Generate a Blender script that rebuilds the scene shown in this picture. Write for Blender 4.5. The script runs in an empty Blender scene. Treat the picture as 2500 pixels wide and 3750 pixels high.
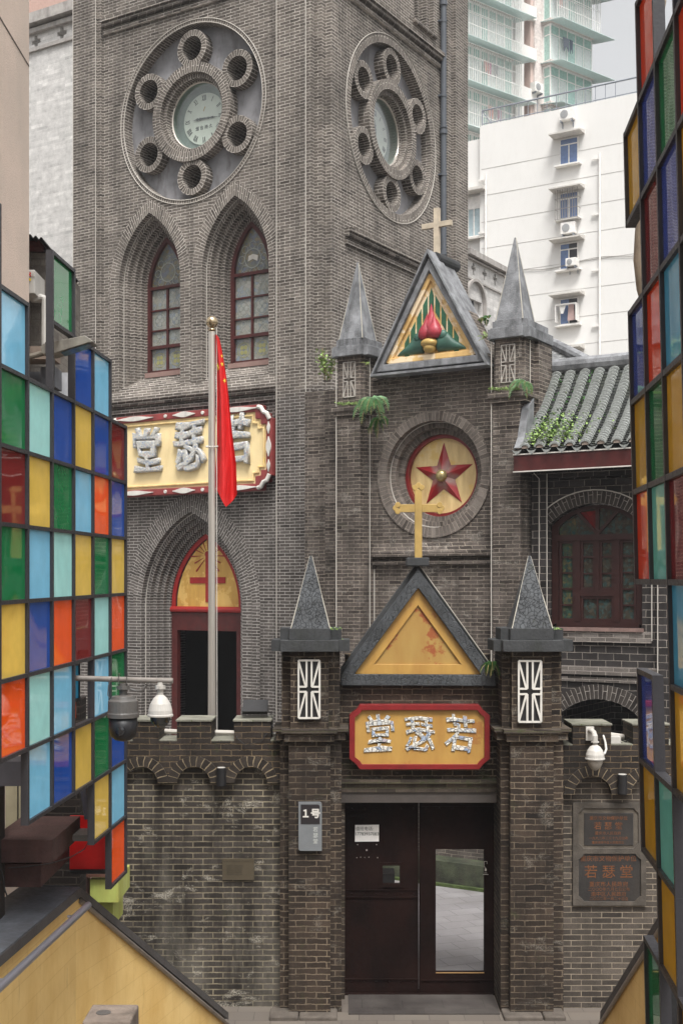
import bpy, math, random
from mathutils import Vector, Matrix
from mathutils.geometry import tessellate_polygon
R = math.radians
random.seed(7)
S = bpy.context.scene
COL = S.collection
# ------------------------------------------------------------------ camera, light, exposure
F, HZ, CX, ZC = 4620.0, 2160.0, 1250.0, 5.126
cd = bpy.data.cameras.new('camera'); cam = bpy.data.objects.new('camera', cd); COL.objects.link(cam)
cam.location = (0, 0, ZC); cam.rotation_euler = (R(90), 0, 0)
cd.sensor_fit = 'HORIZONTAL'; cd.sensor_width = 36; cd.lens = F/2500*36; cd.shift_y = (HZ-1875)/2500
cd.clip_end = 2000; cd.clip_start = 0.1
S.camera = cam
SUN_EL, SUN_AZ = 63, 170          # azimuth clockwise from +Y
w = bpy.data.worlds.new('World'); S.world = w; w.use_nodes = True
nt = w.node_tree; nt.nodes.clear()
sky = nt.nodes.new('ShaderNodeTexSky'); sky.sky_type = 'NISHITA'; sky.sun_disc = False
sky.sun_elevation = R(SUN_EL); sky.sun_rotation = R(SUN_AZ); sky.dust_density = 5; sky.air_density = 1.2; sky.ozone_density = 2
hs = nt.nodes.new('ShaderNodeHueSaturation'); hs.inputs['Saturation'].default_value = 0.07
bg = nt.nodes.new('ShaderNodeBackground'); bg.inputs['Strength'].default_value = 0.101
wo = nt.nodes.new('ShaderNodeOutputWorld')
nt.links.new(sky.outputs[0], hs.inputs['Color']); nt.links.new(hs.outputs[0], bg.inputs[0]); nt.links.new(bg.outputs[0], wo.inputs[0])
sl = bpy.data.lights.new('sun', 'SUN'); sl.energy = 2.1; sl.angle = R(22); sl.color = (1, .98, .955)
so = bpy.data.objects.new('sun', sl); COL.objects.link(so)
el, az = R(SUN_EL), R(SUN_AZ)
dv = Vector((math.sin(az)*math.cos(el), math.cos(az)*math.cos(el), math.sin(el)))
so.rotation_euler = dv.to_track_quat('Z', 'Y').to_euler(); so.location = (0, -5, 60)
S.view_settings.view_transform = 'Standard'; S.view_settings.look = 'None'; S.view_settings.exposure = 1.15; S.view_settings.gamma = 1
S.cycles.max_bounces = 6; S.cycles.diffuse_bounces = 3
S.cycles.use_denoising = True

# ------------------------------------------------------------------ helpers
def lin(h):
    h = h.lstrip('#'); o = []
    for i in (0, 2, 4):
        v = int(h[i:i+2], 16)/255; o.append(v/12.92 if v <= .04045 else ((v+.055)/1.055)**2.4)
    return (*o, 1)
class NT:
    def __init__(s, name):
        s.m = bpy.data.materials.new(name); s.m.use_nodes = True; s.t = s.m.node_tree; s.t.nodes.clear()
        s.out = s.n('ShaderNodeOutputMaterial'); s.p = s.n('ShaderNodeBsdfPrincipled'); s.l(s.p.outputs[0], s.out.inputs[0])
    def n(s, t, **k):
        x = s.t.nodes.new(t)
        for a, b in k.items(): setattr(x, a, b)
        return x
    def l(s, a, b): s.t.links.new(a, b)
    def set(s, sock, v):
        if hasattr(v, 'links'): s.l(v, sock)
        elif v is not None: sock.default_value = v
    def math(s, op, a, b=None, c=None, clamp=False):
        x = s.n('ShaderNodeMath', operation=op, use_clamp=clamp)
        for i, v in enumerate((a, b, c)): s.set(x.inputs[i], v)
        return x.outputs[0]
    def mix(s, f, a, b, bt='MIX'):
        x = s.n('ShaderNodeMix', data_type='RGBA', blend_type=bt)
        s.set(x.inputs[0], f); s.set(x.inputs[6], a); s.set(x.inputs[7], b); return x.outputs[2]
    def noise(s, vec, scale, det=4, rough=.6, dist=0):
        x = s.n('ShaderNodeTexNoise'); s.set(x.inputs['Vector'], vec); x.inputs['Scale'].default_value = scale
        x.inputs['Detail'].default_value = det; x.inputs['Roughness'].default_value = rough; x.inputs['Distortion'].default_value = dist
        return x
    def ramp(s, f, stops):
        x = s.n('ShaderNodeValToRGB'); e = x.color_ramp.elements
        while len(e) < len(stops): e.new(.5)
        for i, (p, c) in enumerate(stops):
            e[i].position = p; e[i].color = c if len(c) == 4 else (*c, 1)
        s.set(x.inputs[0], f); return x.outputs[0]
    def rng(s, f, a, b, c=0, d=1):
        x = s.n('ShaderNodeMapRange'); s.set(x.inputs[0], f)
        for i, v in enumerate((a, b, c, d)): x.inputs[i+1].default_value = v
        return x.outputs[0]
    def scale(s, vec, v):
        x = s.n('ShaderNodeMapping'); s.l(vec, x.inputs[0]); x.inputs['Scale'].default_value = v; return x.outputs[0]
    def bump(s, h, st=.5, d=.01, nrm=None):
        x = s.n('ShaderNodeBump'); x.inputs['Strength'].default_value = st; x.inputs['Distance'].default_value = d
        s.set(x.inputs['Height'], h)
        if nrm: s.l(nrm, x.inputs['Normal'])
        s.l(x.outputs[0], s.p.inputs['Normal']); return x.outputs[0]
def plain(name, c, rough=.6, metal=0, var=.12, scale=6, bump=.15, spec=.4, dirt=0, dirtc='#3a332c'):
    m = NT(name); tc = m.n('ShaderNodeTexCoord').outputs['Object']
    n1 = m.noise(tc, scale); n2 = m.noise(tc, scale*9, 3)
    c = lin(c) if isinstance(c, str) else c
    f = m.rng(n1.outputs[0], .3, .7, 1-var, 1+var)
    x = m.n('ShaderNodeVectorMath', operation='SCALE'); x.inputs[0].default_value = c[:3]; m.l(f, x.inputs['Scale'])
    cc = x.outputs[0]
    if dirt:
        n3 = m.noise(m.scale(tc, (3, 3, .8)), 1.5, 6, .65)
        cc = m.mix(m.rng(n3.outputs[0], .5, .72, 0, dirt), cc, lin(dirtc))
    m.l(cc, m.p.inputs['Base Color'])
    m.p.inputs['Roughness'].default_value = rough; m.p.inputs['Metallic'].default_value = metal
    m.p.inputs['Specular IOR Level'].default_value = spec
    m.l(m.rng(n2.outputs[0], .3, .7, max(rough-.1, .02), min(rough+.12, 1)), m.p.inputs['Roughness'])
    if bump: m.bump(n2.outputs[0], bump, .01)
    return m.m
def brick(name, c1, c2, mort, bw=.25, rh=.067, ms=.006, uv=False, dark=.35, white=0, lightc='#8d8880', green=0, wob=.006, patch=0, warm=None, low=None, lowz=9.35, bmp=.7, offset=.5):
    m = NT(name); t = m.n('ShaderNodeTexCoord')
    ob = t.outputs['Object']
    sep = m.n('ShaderNodeSeparateXYZ'); m.l(t.outputs['UV'] if uv else ob, sep.inputs[0])
    cmb = m.n('ShaderNodeCombineXYZ')
    if uv: m.l(sep.outputs[1], cmb.inputs[0]); m.l(sep.outputs[0], cmb.inputs[1])
    else: m.l(m.math('ADD', sep.outputs[0], sep.outputs[1]), cmb.inputs[0]); m.l(sep.outputs[2], cmb.inputs[1])
    wn = m.noise(ob, 7, 2); wn2 = m.noise(ob, 45, 2)
    va = m.n('ShaderNodeVectorMath', operation='SUBTRACT'); m.l(wn.outputs['Color'], va.inputs[0]); va.inputs[1].default_value = (.5, .5, .5)
    vs = m.n('ShaderNodeVectorMath', operation='SCALE'); m.l(va.outputs[0], vs.inputs[0]); vs.inputs['Scale'].default_value = wob*2.2
    vb = m.n('ShaderNodeVectorMath', operation='SUBTRACT'); m.l(wn2.outputs['Color'], vb.inputs[0]); vb.inputs[1].default_value = (.5, .5, .5)
    vt = m.n('ShaderNodeVectorMath', operation='SCALE'); m.l(vb.outputs[0], vt.inputs[0]); vt.inputs['Scale'].default_value = wob*1.3
    ad = m.n('ShaderNodeVectorMath', operation='ADD'); m.l(cmb.outputs[0], ad.inputs[0]); m.l(vs.outputs[0], ad.inputs[1])
    ad2 = m.n('ShaderNodeVectorMath', operation='ADD'); m.l(ad.outputs[0], ad2.inputs[0]); m.l(vt.outputs[0], ad2.inputs[1])
    br = m.n('ShaderNodeTexBrick', offset=offset); m.l(ad2.outputs[0], br.inputs['Vector'])
    br.inputs['Scale'].default_value = 1; br.inputs['Brick Width'].default_value = bw; br.inputs['Row Height'].default_value = rh
    br.inputs['Mortar Size'].default_value = ms; br.inputs['Mortar Smooth'].default_value = .25; br.inputs['Bias'].default_value = 0
    br.inputs['Color1'].default_value = (0, 0, 0, 1); br.inputs['Color2'].default_value = (1, 1, 1, 1); br.inputs['Mortar'].default_value = (.5, .5, .5, 1)
    av = m_avg(c1, c2); bv = m.ramp(br.outputs['Color'], [(0, lin(c1)), (.05, tuple(.5*a+.5*b for a, b in zip(av, lin(c1)))), (.2, tuple(.8*a+.2*b for a, b in zip(av, lin(c1)))), (.8, tuple(.75*a+.25*b for a, b in zip(av, lin(c2)))), (1, lin(c2))])
    fine = m.noise(ob, 60, 5, .7); mid = m.noise(ob, 5, 5, .65); big = m.noise(ob, .55, 5, .6)
    bc = m.mix(1, bv, m.ramp(fine.outputs[0], [(.25, (.62,)*3), (.5, (1,)*3), (.8, (1.35,)*3)]), 'MULTIPLY')
    bc = m.mix(1, bc, m.ramp(mid.outputs[0], [(.3, (.78,)*3), (.5, (1,)*3), (.7, (1.2,)*3)]), 'MULTIPLY')
    mc = m.mix(m.rng(mid.outputs[0], .35, .65), lin(mort), m_avg(mort, c1))
    if low:      # older, greyer bricks below a given height
        lz = m.n('ShaderNodeSeparateXYZ'); m.l(ob, lz.inputs[0]); lf = m.rng(m.math('ADD', lz.outputs[2], m.math('MULTIPLY', big.outputs[0], .9)), lowz+.55, lowz+.25)
        bc = m.mix(lf, bc, m.mix(1, bc, lin(low), 'MULTIPLY')); mc = m.mix(lf, mc, lin('#a5a09a'))
    if warm: mc = m.mix(m.rng(big.outputs[0], .45, .6), mc, lin(warm))
    c = m.mix(br.outputs['Fac'], bc, mc)
    stk = m.noise(m.scale(ob, (2.2, 2.2, .3)), 1.0, 7, .75)
    c = m.mix(m.rng(stk.outputs[0], .46, .66, 0, dark), c, lin('#161310'))
    c = m.mix(m.rng(big.outputs[0], .46, .68, 0, dark*.85), c, lin('#1d1916'))
    blk = m.noise(ob, 1.7, 8, .78); c = m.mix(m.rng(blk.outputs[0], .54, .66, 0, dark*.8), c, lin('#15120f'))
    if white:
        wn3 = m.noise(m.scale(ob, (1, 1, 1.8)), 2.3, 8, .72, .4)
        wm = m.math('MULTIPLY', m.rng(wn3.outputs[0], .555, .63, 0, white), m.rng(fine.outputs[0], .42, .55))
        c = m.mix(wm, c, lin(lightc))
    if patch:
        pn = m.noise(m.scale(ob, (1.5, 1.5, .5)), 1.2, 6, .7)
        c = m.mix(m.rng(pn.outputs[0], .48, .66, 0, patch), c, lin(lightc))
    if green:
        gn = m.noise(ob, 3.1, 6, .7)
        c = m.mix(m.rng(gn.outputs[0], .6, .7, 0, green), c, lin('#3a4a22'))
    m.l(c, m.p.inputs['Base Color'])
    m.p.inputs['Roughness'].default_value = .88; m.p.inputs['Specular IOR Level'].default_value = .25
    h = m.math('ADD', m.math('MULTIPLY', m.math('SUBTRACT', 1, br.outputs['Fac']), 1.0), m.math('MULTIPLY', fine.outputs[0], .55))
    m.bump(h, bmp, .012)
    return m.m
def m_avg(a, b):
    a, b = lin(a), lin(b); return tuple((x+y)/2 for x, y in zip(a, b))

class MB:
    def __init__(s): s.v = []; s.f = []; s.uv = []; s.smooth = False
    def add(s, vs, fs, uvs=None):
        o = len(s.v); s.v += [tuple(p) for p in vs]
        for i, f in enumerate(fs):
            s.f.append(tuple(o+k for k in f)); s.uv.append(uvs[i] if uvs else None)
        return s
    def box(s, x0, x1, y0, y1, z0, z1):
        return s.add([(x, y, z) for x in (x0, x1) for y in (y0, y1) for z in (z0, z1)],
                     [(0, 1, 3, 2), (4, 6, 7, 5), (0, 4, 5, 1), (2, 3, 7, 6), (0, 2, 6, 4), (1, 5, 7, 3)])
    def obox(s, c, sx, sy, sz, M=None):
        M = M or Matrix.Identity(3); c = Vector(c)
        return s.add([c+M@Vector((x*sx/2, y*sy/2, z*sz/2)) for x in (-1, 1) for y in (-1, 1) for z in (-1, 1)],
                     [(0, 1, 3, 2), (4, 6, 7, 5), (0, 4, 5, 1), (2, 3, 7, 6), (0, 2, 6, 4), (1, 5, 7, 3)])
    def plate(s, outer, holes, d0, d1, T=None, back=True, inner=True):
        T = T or FR
        loops = [outer]+list(holes); n0 = []
        flat = [p for l in loops for p in l]
        tris = tessellate_polygon([[Vector((a, b, 0)) for a, b in l] for l in loops])
        n = len(flat)
        vs = [T(a, b, d0) for a, b in flat]+[T(a, b, d1) for a, b in flat]
        fs = [tuple(t) for t in tris]
        if back: fs += [tuple(k+n for k in t)[::-1] for t in tris]
        o = 0
        for li, l in enumerate(loops):
            if li == 0 or inner:
                for i in range(len(l)):
                    j = (i+1) % len(l); fs.append((o+i, o+j, o+j+n, o+i+n))
            o += len(l)
        return s.add(vs, fs)
    def prism(s, poly, z0, z1): return s.plate(poly, [], z0, z1, lambda a, b, d: (a, b, d))
    def band(s, pin, pout, d0, d1, T=None, closed=False, front=True, inner=True, outer=True, u0=0):
        T = T or FR; n = len(pin); u = [u0]
        for i in range(1, n+1):
            a, b = pin[i-1], pin[i % n]; c, d = pout[i-1], pout[i % n]
            u.append(u[-1]+(math.dist(a, b)+math.dist(c, d))/2)
        for i in range(n if closed else n-1):
            j = (i+1) % n; a, b, c, d = pin[i], pin[j], pout[j], pout[i]
            w = math.dist(pin[i], pout[i]); D = abs(d1-d0)
            if front: s.add([T(*a, d0), T(*b, d0), T(*c, d0), T(*d, d0)], [(0, 1, 2, 3)], [[(u[i], 0), (u[i+1], 0), (u[i+1], w), (u[i], w)]])
            if inner: s.add([T(*a, d0), T(*b, d0), T(*b, d1), T(*a, d1)], [(0, 1, 2, 3)], [[(u[i], 0), (u[i+1], 0), (u[i+1], D), (u[i], D)]])
            if outer: s.add([T(*d, d0), T(*c, d0), T(*c, d1), T(*d, d1)], [(0, 1, 2, 3)], [[(u[i], 0), (u[i+1], 0), (u[i+1], D), (u[i], D)]])
        return s
    def tube(s, pts, r, n=8, r2=None, cap=True):
        pts = [Vector(p) for p in pts]; rings = []; m = len(pts)
        for i, p in enumerate(pts):
            t = (pts[min(i+1, m-1)]-pts[max(i-1, 0)]).normalized()
            up = Vector((0, 0, 1)) if abs(t.z) < .9 else Vector((1, 0, 0))
            a = t.cross(up).normalized(); b = t.cross(a)
            rr = r if r2 is None else r+(r2-r)*i/(m-1)
            rings.append([p+a*math.cos(2*math.pi*k/n)*rr+b*math.sin(2*math.pi*k/n)*rr for k in range(n)])
        vs = [v for q in rings for v in q]
        fs = [(i*n+k, i*n+(k+1) % n, (i+1)*n+(k+1) % n, (i+1)*n+k) for i in range(m-1) for k in range(n)]
        if cap: fs += [tuple(range(n)), tuple(range((m-1)*n, m*n))]
        return s.add(vs, fs)
    def lathe(s, prof, c=(0, 0, 0), n=20, axis='z'):
        vs = []; m = len(prof)
        for r, h in prof:
            for k in range(n):
                a = 2*math.pi*k/n; x, y = r*math.cos(a), r*math.sin(a)
                p = (x, y, h) if axis == 'z' else (x, h, y) if axis == 'y' else (h, x, y)
                vs.append((p[0]+c[0], p[1]+c[1], p[2]+c[2]))
        fs = [(i*n+k, i*n+(k+1) % n, (i+1)*n+(k+1) % n, (i+1)*n+k) for i in range(m-1) for k in range(n)]
        fs += [tuple(range(n))[::-1], tuple(range((m-1)*n, m*n))]
        return s.add(vs, fs)
    def pyramid(s, x0, x1, y0, y1, z0, z1, t=.012, tx=None, ty=None):
        cx, cy = tx if tx is not None else (x0+x1)/2, ty if ty is not None else (y0+y1)/2
        return s.add([(x0, y0, z0), (x1, y0, z0), (x1, y1, z0), (x0, y1, z0), (cx-t, cy-t, z1), (cx+t, cy-t, z1), (cx+t, cy+t, z1), (cx-t, cy+t, z1)],
                     [(0, 1, 2, 3), (4, 5, 6, 7), (0, 1, 5, 4), (1, 2, 6, 5), (2, 3, 7, 6), (3, 0, 4, 7)])
    def bar(s, p, q, w, d0, d1, T=None):
        T = T or FR; p, q = Vector(p), Vector(q); t = (q-p).normalized(); nrm = Vector((-t.y, t.x))*w/2
        return s.plate([tuple(p-nrm), tuple(q-nrm), tuple(q+nrm), tuple(p+nrm)], [], d0, d1, T)
    def mesh(s, name, recalc=True):
        me = bpy.data.meshes.new(name); me.from_pydata(s.v, [], s.f)
        if any(s.uv):
            uvl = me.uv_layers.new(name='UVMap'); k = 0
            for i, f in enumerate(s.f):
                for j in range(len(f)):
                    if s.uv[i]: uvl.data[k].uv = s.uv[i][j]
                    k += 1
        if s.smooth: me.polygons.foreach_set('use_smooth', [True]*len(me.polygons))
        me.validate(); me.update(); return me
def FR(a, b, d): return (a, d, b)             # a across, b up, d deeper
def SD(a, b, d): return (-d, a, b)            # the same on a wall facing +x
def obj(name, mb, mat, parent=None, label=None, bevel=0):
    me = mb.mesh(name) if isinstance(mb, MB) else mb
    o = bpy.data.objects.new(name, me); COL.objects.link(o)
    if not me.materials: me.materials.append(mat)
    if isinstance(mb, MB):
        import bmesh
        b = bmesh.new(); b.from_mesh(me); bmesh.ops.recalc_face_normals(b, faces=b.faces); b.to_mesh(me); b.free()
    if parent: o.parent = parent
    if label: o['label'] = label
    if bevel:
        md = o.modifiers.new('bevel', 'BEVEL'); md.width = bevel; md.segments = 2; md.limit_method = 'ANGLE'; md.angle_limit = R(40)
    return o
def thing(name, label, cat, loc=(0, 0, 0), rz=0, group=None, rot=None):
    o = bpy.data.objects.new(name, None); COL.objects.link(o); o.location = loc
    o.rotation_euler = rot if rot else (0, 0, rz); o['label'] = label; o['category'] = cat
    o.empty_display_size = .2
    if group: o['group'] = group
    return o
def tag(o, label, cat, group=None):
    o['label'] = label; o['category'] = cat
    if group: o['group'] = group
    return o
def text(name, s, size, mat, parent, loc, T='front', off=0, ext=.004, bev=0, sx=1, rz=0, wob=0):
    c = bpy.data.curves.new(name, 'FONT'); c.body = s; c.size = size; c.align_x = 'CENTER'; c.align_y = 'CENTER'
    c.offset = off; c.extrude = ext; c.bevel_depth = bev; c.resolution_u = 3; c.space_line = 1.15; c.bevel_resolution = 1
    o = bpy.data.objects.new(name, c); COL.objects.link(o)
    bpy.context.view_layer.update()
    me = bpy.data.meshes.new_from_object(o.evaluated_get(bpy.context.evaluated_depsgraph_get()))
    bpy.data.objects.remove(o); bpy.data.curves.remove(c)
    me.transform(Matrix.Translation(loc) @ Matrix.Rotation(rz, 4, 'Z') @ Matrix.Rotation(R(90), 4, 'X') @ Matrix.Scale(sx, 4, (1, 0, 0)))
    if wob:
        for v in me.vertices:
            x, y, z = v.co; k = 1/size
            v.co.x += wob*size*(math.sin(z*k*6.3+1)+.6*math.sin(x*k*9+z*k*4)); v.co.z += wob*size*(math.sin(x*k*7+2)+.5*math.sin(z*k*11+x*k*3))
    me.materials.clear(); me.materials.append(mat); me.name = name
    p = bpy.data.objects.new(name, me); COL.objects.link(p); p.parent = parent
    return p
def gothic(cx, w, zs, za, zb, e=0, n=16):
    h = za-zs; Rr = (w*w+h*h)/(2*w); c1 = Rr-w; r = Rr+e
    a1 = math.acos(-c1/r); L = []
    for i in range(n+1):
        a = math.pi+(a1-math.pi)*i/n; L.append((cx+c1+r*math.cos(a), zs+r*math.sin(a)))
    k = max(1, int((zs-zb)/.5)); J = [(cx-w-e, zb+(zs-zb)*i/k) for i in range(k)]
    left = J+L
    return left+[(2*cx-x, z) for x, z in left[:-1]][::-1]
def circ(cx, cz, r, n=48, a0=0): return [(cx+r*math.cos(a0+2*math.pi*k/n), cz+r*math.sin(a0+2*math.pi*k/n)) for k in range(n)]
def segarch(cx, w, zs, rise, zb, n=14, e=0):
    Rr = (w*w+rise*rise)/(2*rise); cz = zs+rise-Rr; a = math.asin(w/Rr); r = Rr+e
    arc = [(cx+r*math.sin(-a+2*a*i/n), cz+r*math.cos(-a+2*a*i/n)) for i in range(n+1)]
    return ([(arc[0][0], zb)] if zb is not None else [])+arc+([(arc[-1][0], zb)] if zb is not None else [])
def rect(a0, a1, b0, b1): return [(a0, b0), (a1, b0), (a1, b1), (a0, b1)]
# facade frame of the church: turned 31.5 degrees, origin at the tower's near corner
TA = R(31.5); tcs, tsn = math.cos(TA), math.sin(TA)
TX, TY = -60/F*26, 26.0
def ray_local(px, py):
    r0, r2 = (px-CX)/F, -(py-HZ)/F
    return r0*tcs-tsn, r0*tsn+tcs, r2
OX, OY = -(TX*tcs-TY*tsn), -(TX*tsn+TY*tcs)
def onf(px, py, d):                     # point of a plane parallel to the tower front, d behind it
    a, b, c = ray_local(px, py); t = (d-OY)/b; return OX+a*t, ZC+c*t
def ons(px, py, x=0):
    a, b, c = ray_local(px, py); t = (x-OX)/a; return OY+b*t, ZC+c*t
def gx(px, Y): return (px-CX)*Y/F
def gz(py, Y): return ZC-(py-HZ)*Y/F
# ------------------------------------------------------------------ materials
BT = dict(c1='#433d38', c2='#7b736b', mort='#cbc3b9')
M = {}
M['tower'] = brick('tower_brick', **BT, ms=.0072, dark=.45, white=.2, lightc='#a8a29a', low='#cdced2')
M['tower_uv'] = brick('tower_brick_arch', **BT, bw=.26, rh=.066, uv=True, ms=.008, dark=.3, low='#cdced2')
M['porch'] = brick('porch_brick', '#332c28', '#6f665f', '#ab9f91', dark=.55, white=.5, lightc='#9b958c', green=.15, wob=.009)
M['porch_uv'] = brick('porch_brick_arch', '#463e39', '#857c74', '#9d9286', bw=.3, rh=.075, uv=True, dark=.4)
M['hall'] = brick('hall_brick', '#1c1a19', '#454140', '#b3a99e', bw=.27, rh=.12, ms=.005, dark=.3, white=.12)
M['hall_uv'] = brick('hall_brick_arch', '#26211f', '#4c4641', '#a39c94', bw=.28, rh=.075, uv=True, dark=.2)
M['hall_light'] = brick('hall_sill_brick', '#4a443f', '#837c76', '#b3a9a0', bw=.26, rh=.07, dark=.2)
GB = dict(c1='#1c1613', c2='#4c4036', mort='#7f7160')
M['gate'] = brick('gate_brick', **GB, bw=.25, rh=.072, ms=.007, dark=.7, white=.42, lightc='#8b857b', green=.2, wob=.01)
M['gate_dark'] = brick('gate_dark_brick', '#1d1916', '#413933', '#75644e', bw=.25, rh=.072, ms=.006, dark=.6, green=.35, wob=.01)
M['wall_l'] = brick('wall_brick', '#27231f', '#57504a', '#a3977f', bw=.245, rh=.07, ms=.0078, dark=.75, white=1, lightc='#a19b8e', patch=.2, wob=.005, green=.1)
M['wall_r'] = brick('wall_brick_even', '#2c2723', '#5d554d', '#a09381', bw=.25, rh=.069, ms=.0055, dark=.3, white=.1, wob=.003)
M['arch_uv'] = brick('gate_arch_brick', '#1d1916', '#443c35', '#9c8b71', bw=.3, rh=.075, ms=.006, uv=True, dark=.4)
M['nave'] = brick('painted_brick', '#b0aeab', '#d2cfcb', '#c9c6c2', bw=.42, rh=.09, ms=.004, dark=.1, bmp=.4)
M['oldwall'] = brick('old_grey_brick', '#6b655e', '#8f887f', '#77716a', bw=.25, rh=.07, dark=.4)
M['inner'] = brick('shade_dark_brick', '#1a1614', '#2c2623', '#4b443e', dark=.3)  # brick darkened in colour to imitate the shade inside recesses
M['plaster'] = plain('grey_plaster', '#7d7c7e', .8, var=.3, scale=1.6, dirt=.75, dirtc='#48423e')
M['cement'] = plain('weathered_cement', '#77787a', .9, var=.4, scale=4.5, bump=.9, dirt=.9, dirtc='#39393a')
M['cement_d'] = plain('dark_cement', '#353637', .8, var=.3, scale=3, bump=.6, dirt=.6, dirtc='#22261c')
def cracked(name, c):
    m = NT(name); tc = m.n('ShaderNodeTexCoord').outputs['Object']; n = m.noise(tc, 9, 3)
    mx = m.n('ShaderNodeVectorMath', operation='MULTIPLY_ADD'); m.l(n.outputs['Color'], mx.inputs[0]); mx.inputs[1].default_value = (.09,)*3; m.l(tc, mx.inputs[2])
    v = m.n('ShaderNodeTexVoronoi', feature='DISTANCE_TO_EDGE'); m.l(mx.outputs[0], v.inputs['Vector']); v.inputs['Scale'].default_value = 20
    b = m.noise(tc, 3, 6, .7)
    col = m.mix(m.rng(b.outputs[0], .35, .7), lin(c), lin('#4b4e51'))
    col = m.mix(m.rng(v.outputs['Distance'], 0, .05, .6, 0), col, lin('#17181a'))
    g = m.noise(tc, 5, 6, .75); col = m.mix(m.rng(g.outputs[0], .6, .68, 0, .5), col, lin('#33381f'))
    m.l(col, m.p.inputs['Base Color']); m.p.inputs['Roughness'].default_value = .62
    m.bump(m.rng(v.outputs['Distance'], 0, .08), .8, .012); return m.m
M['crack'] = cracked('cracked_black_paint', '#2b2d2f')
def painted(name, c, pc=None, amt=.5, lo=.58):
    m = NT(name); tc = m.n('ShaderNodeTexCoord').outputs['Object']
    n = m.noise(tc, 2.2, 7, .65); n2 = m.noise(m.scale(tc, (4, 4, 1)), 1.4, 5)
    col = m.mix(m.rng(n2.outputs[0], .35, .7), lin(c), m_avg(c, '#8a5a22'))
    if pc: col = m.mix(m.rng(n.outputs[0], lo, lo+.04, 0, amt), col, lin(pc))
    m.l(col, m.p.inputs['Base Color']); m.p.inputs['Roughness'].default_value = .5
    m.bump(n.outputs[0], .25, .01); return m.m
M['ochre'] = painted('ochre_paint', '#b08a45', '#8a4a24', .5, .6)
M['ochre_rust'] = painted('flaking_ochre_paint', '#a18245', '#8a3c1c', .85, .535)
M['gold'] = plain('gold_paint', '#a98d52', .5, .15, var=.2, scale=4)
M['cream'] = painted('cream_paint', '#e2c88e', '#d8b45e', .6, .56)
M['cream_sign'] = plain('cream_board', '#dfc998', .6, var=.12, scale=1.2, dirt=.25, dirtc='#a8874a')
M['gold_rough'] = painted('rough_cream_gold', '#dcb878', '#e9d6b8', .8, .5)
M['red'] = plain('red_paint', '#74191a', .4, var=.2)
M['red_bright'] = plain('bright_red_paint', '#8f1f1d', .38, var=.15)
M['red_dark'] = plain('dark_red_paint', '#451614', .5, var=.25, dirt=.4)
M['brown'] = plain('brown_paint', '#301613', .5, var=.2)
M['white'] = plain('white_paint', '#c9c5bd', .5, var=.1, dirt=.3)
M['conduit'] = plain('off_white_conduit', '#b5afa6', .5, var=.05, bump=0)
M['black'] = plain('black_metal', '#1d1c1d', .5, var=.2)
M['frame'] = plain('dark_grey_frame', '#2f2e31', .45, var=.12)
def metal(name, c, rough, met):
    m = NT(name); m.p.inputs['Base Color'].default_value = lin(c); m.p.inputs['Roughness'].default_value = rough; m.p.inputs['Metallic'].default_value = met; return m.m
M['steel'] = metal('brushed_steel', '#c2bab0', .33, .6); _ = plain('brushed_steel', '#b4aca0', .38, .55, var=.03, bump=0)
M['steel_d'] = metal('rail_steel', '#a3a3ac', .3, .75); _ = plain('rail_steel', '#7d7d84', .3, .7, var=.05, bump=0)
M['pipe'] = plain('grey_pipe', '#4d5157', .5, var=.1, bump=0)
M['green'] = plain('green_paint', '#2c5a41', .5, var=.35)
M['flower_red'] = plain('flower_red_paint', '#94303a', .45, var=.3, scale=5)
M['flower_green'] = plain('leaf_green_paint', '#35564a', .5, var=.3, scale=5)
M['stone'] = plain('kerb_stone', '#544d46', .85, var=.3, bump=.4, dirt=.6)
M['door'] = plain('dark_iron_door', '#190c09', .8, var=.5, scale=2, bump=.3, dirt=.6, dirtc='#0c0807', spec=.1)
M['lintel'] = plain('steel_lintel', '#453f3b', .6, var=.15, dirt=.4)
M['leaf'] = plain('fern_leaf', '#47743a', .55, var=.45, scale=14, bump=0)
M['leaf2'] = plain('pale_weed_leaf', '#7f9854', .6, var=.4, scale=14, bump=0)
M['leaf3'] = plain('dry_stem', '#8c7f52', .7, var=.3, bump=0)
M['moss'] = plain('moss', '#3a4720', .95, var=.5, scale=9, bump=1)
M['text_rust'] = plain('faded_orange_lettering', '#6a3f20', .7, var=.4, scale=8)
M['text_dark'] = plain('dark_lettering', '#3c4440', .6, var=.1)
M['slab'] = plain('dark_stone_slab', '#2b2826', .55, var=.3, scale=3, bump=.3, dirt=.4)
M['camera_w'] = plain('white_plastic', '#b9b5ae', .4, var=.06, dirt=.25)
M['camera_g'] = plain('grey_plastic', '#55524f', .4, var=.06)
M['dome'] = plain('dark_dome', '#17181b', .12, var=.05, bump=0, spec=.7)
M['mosaic'] = None
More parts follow.
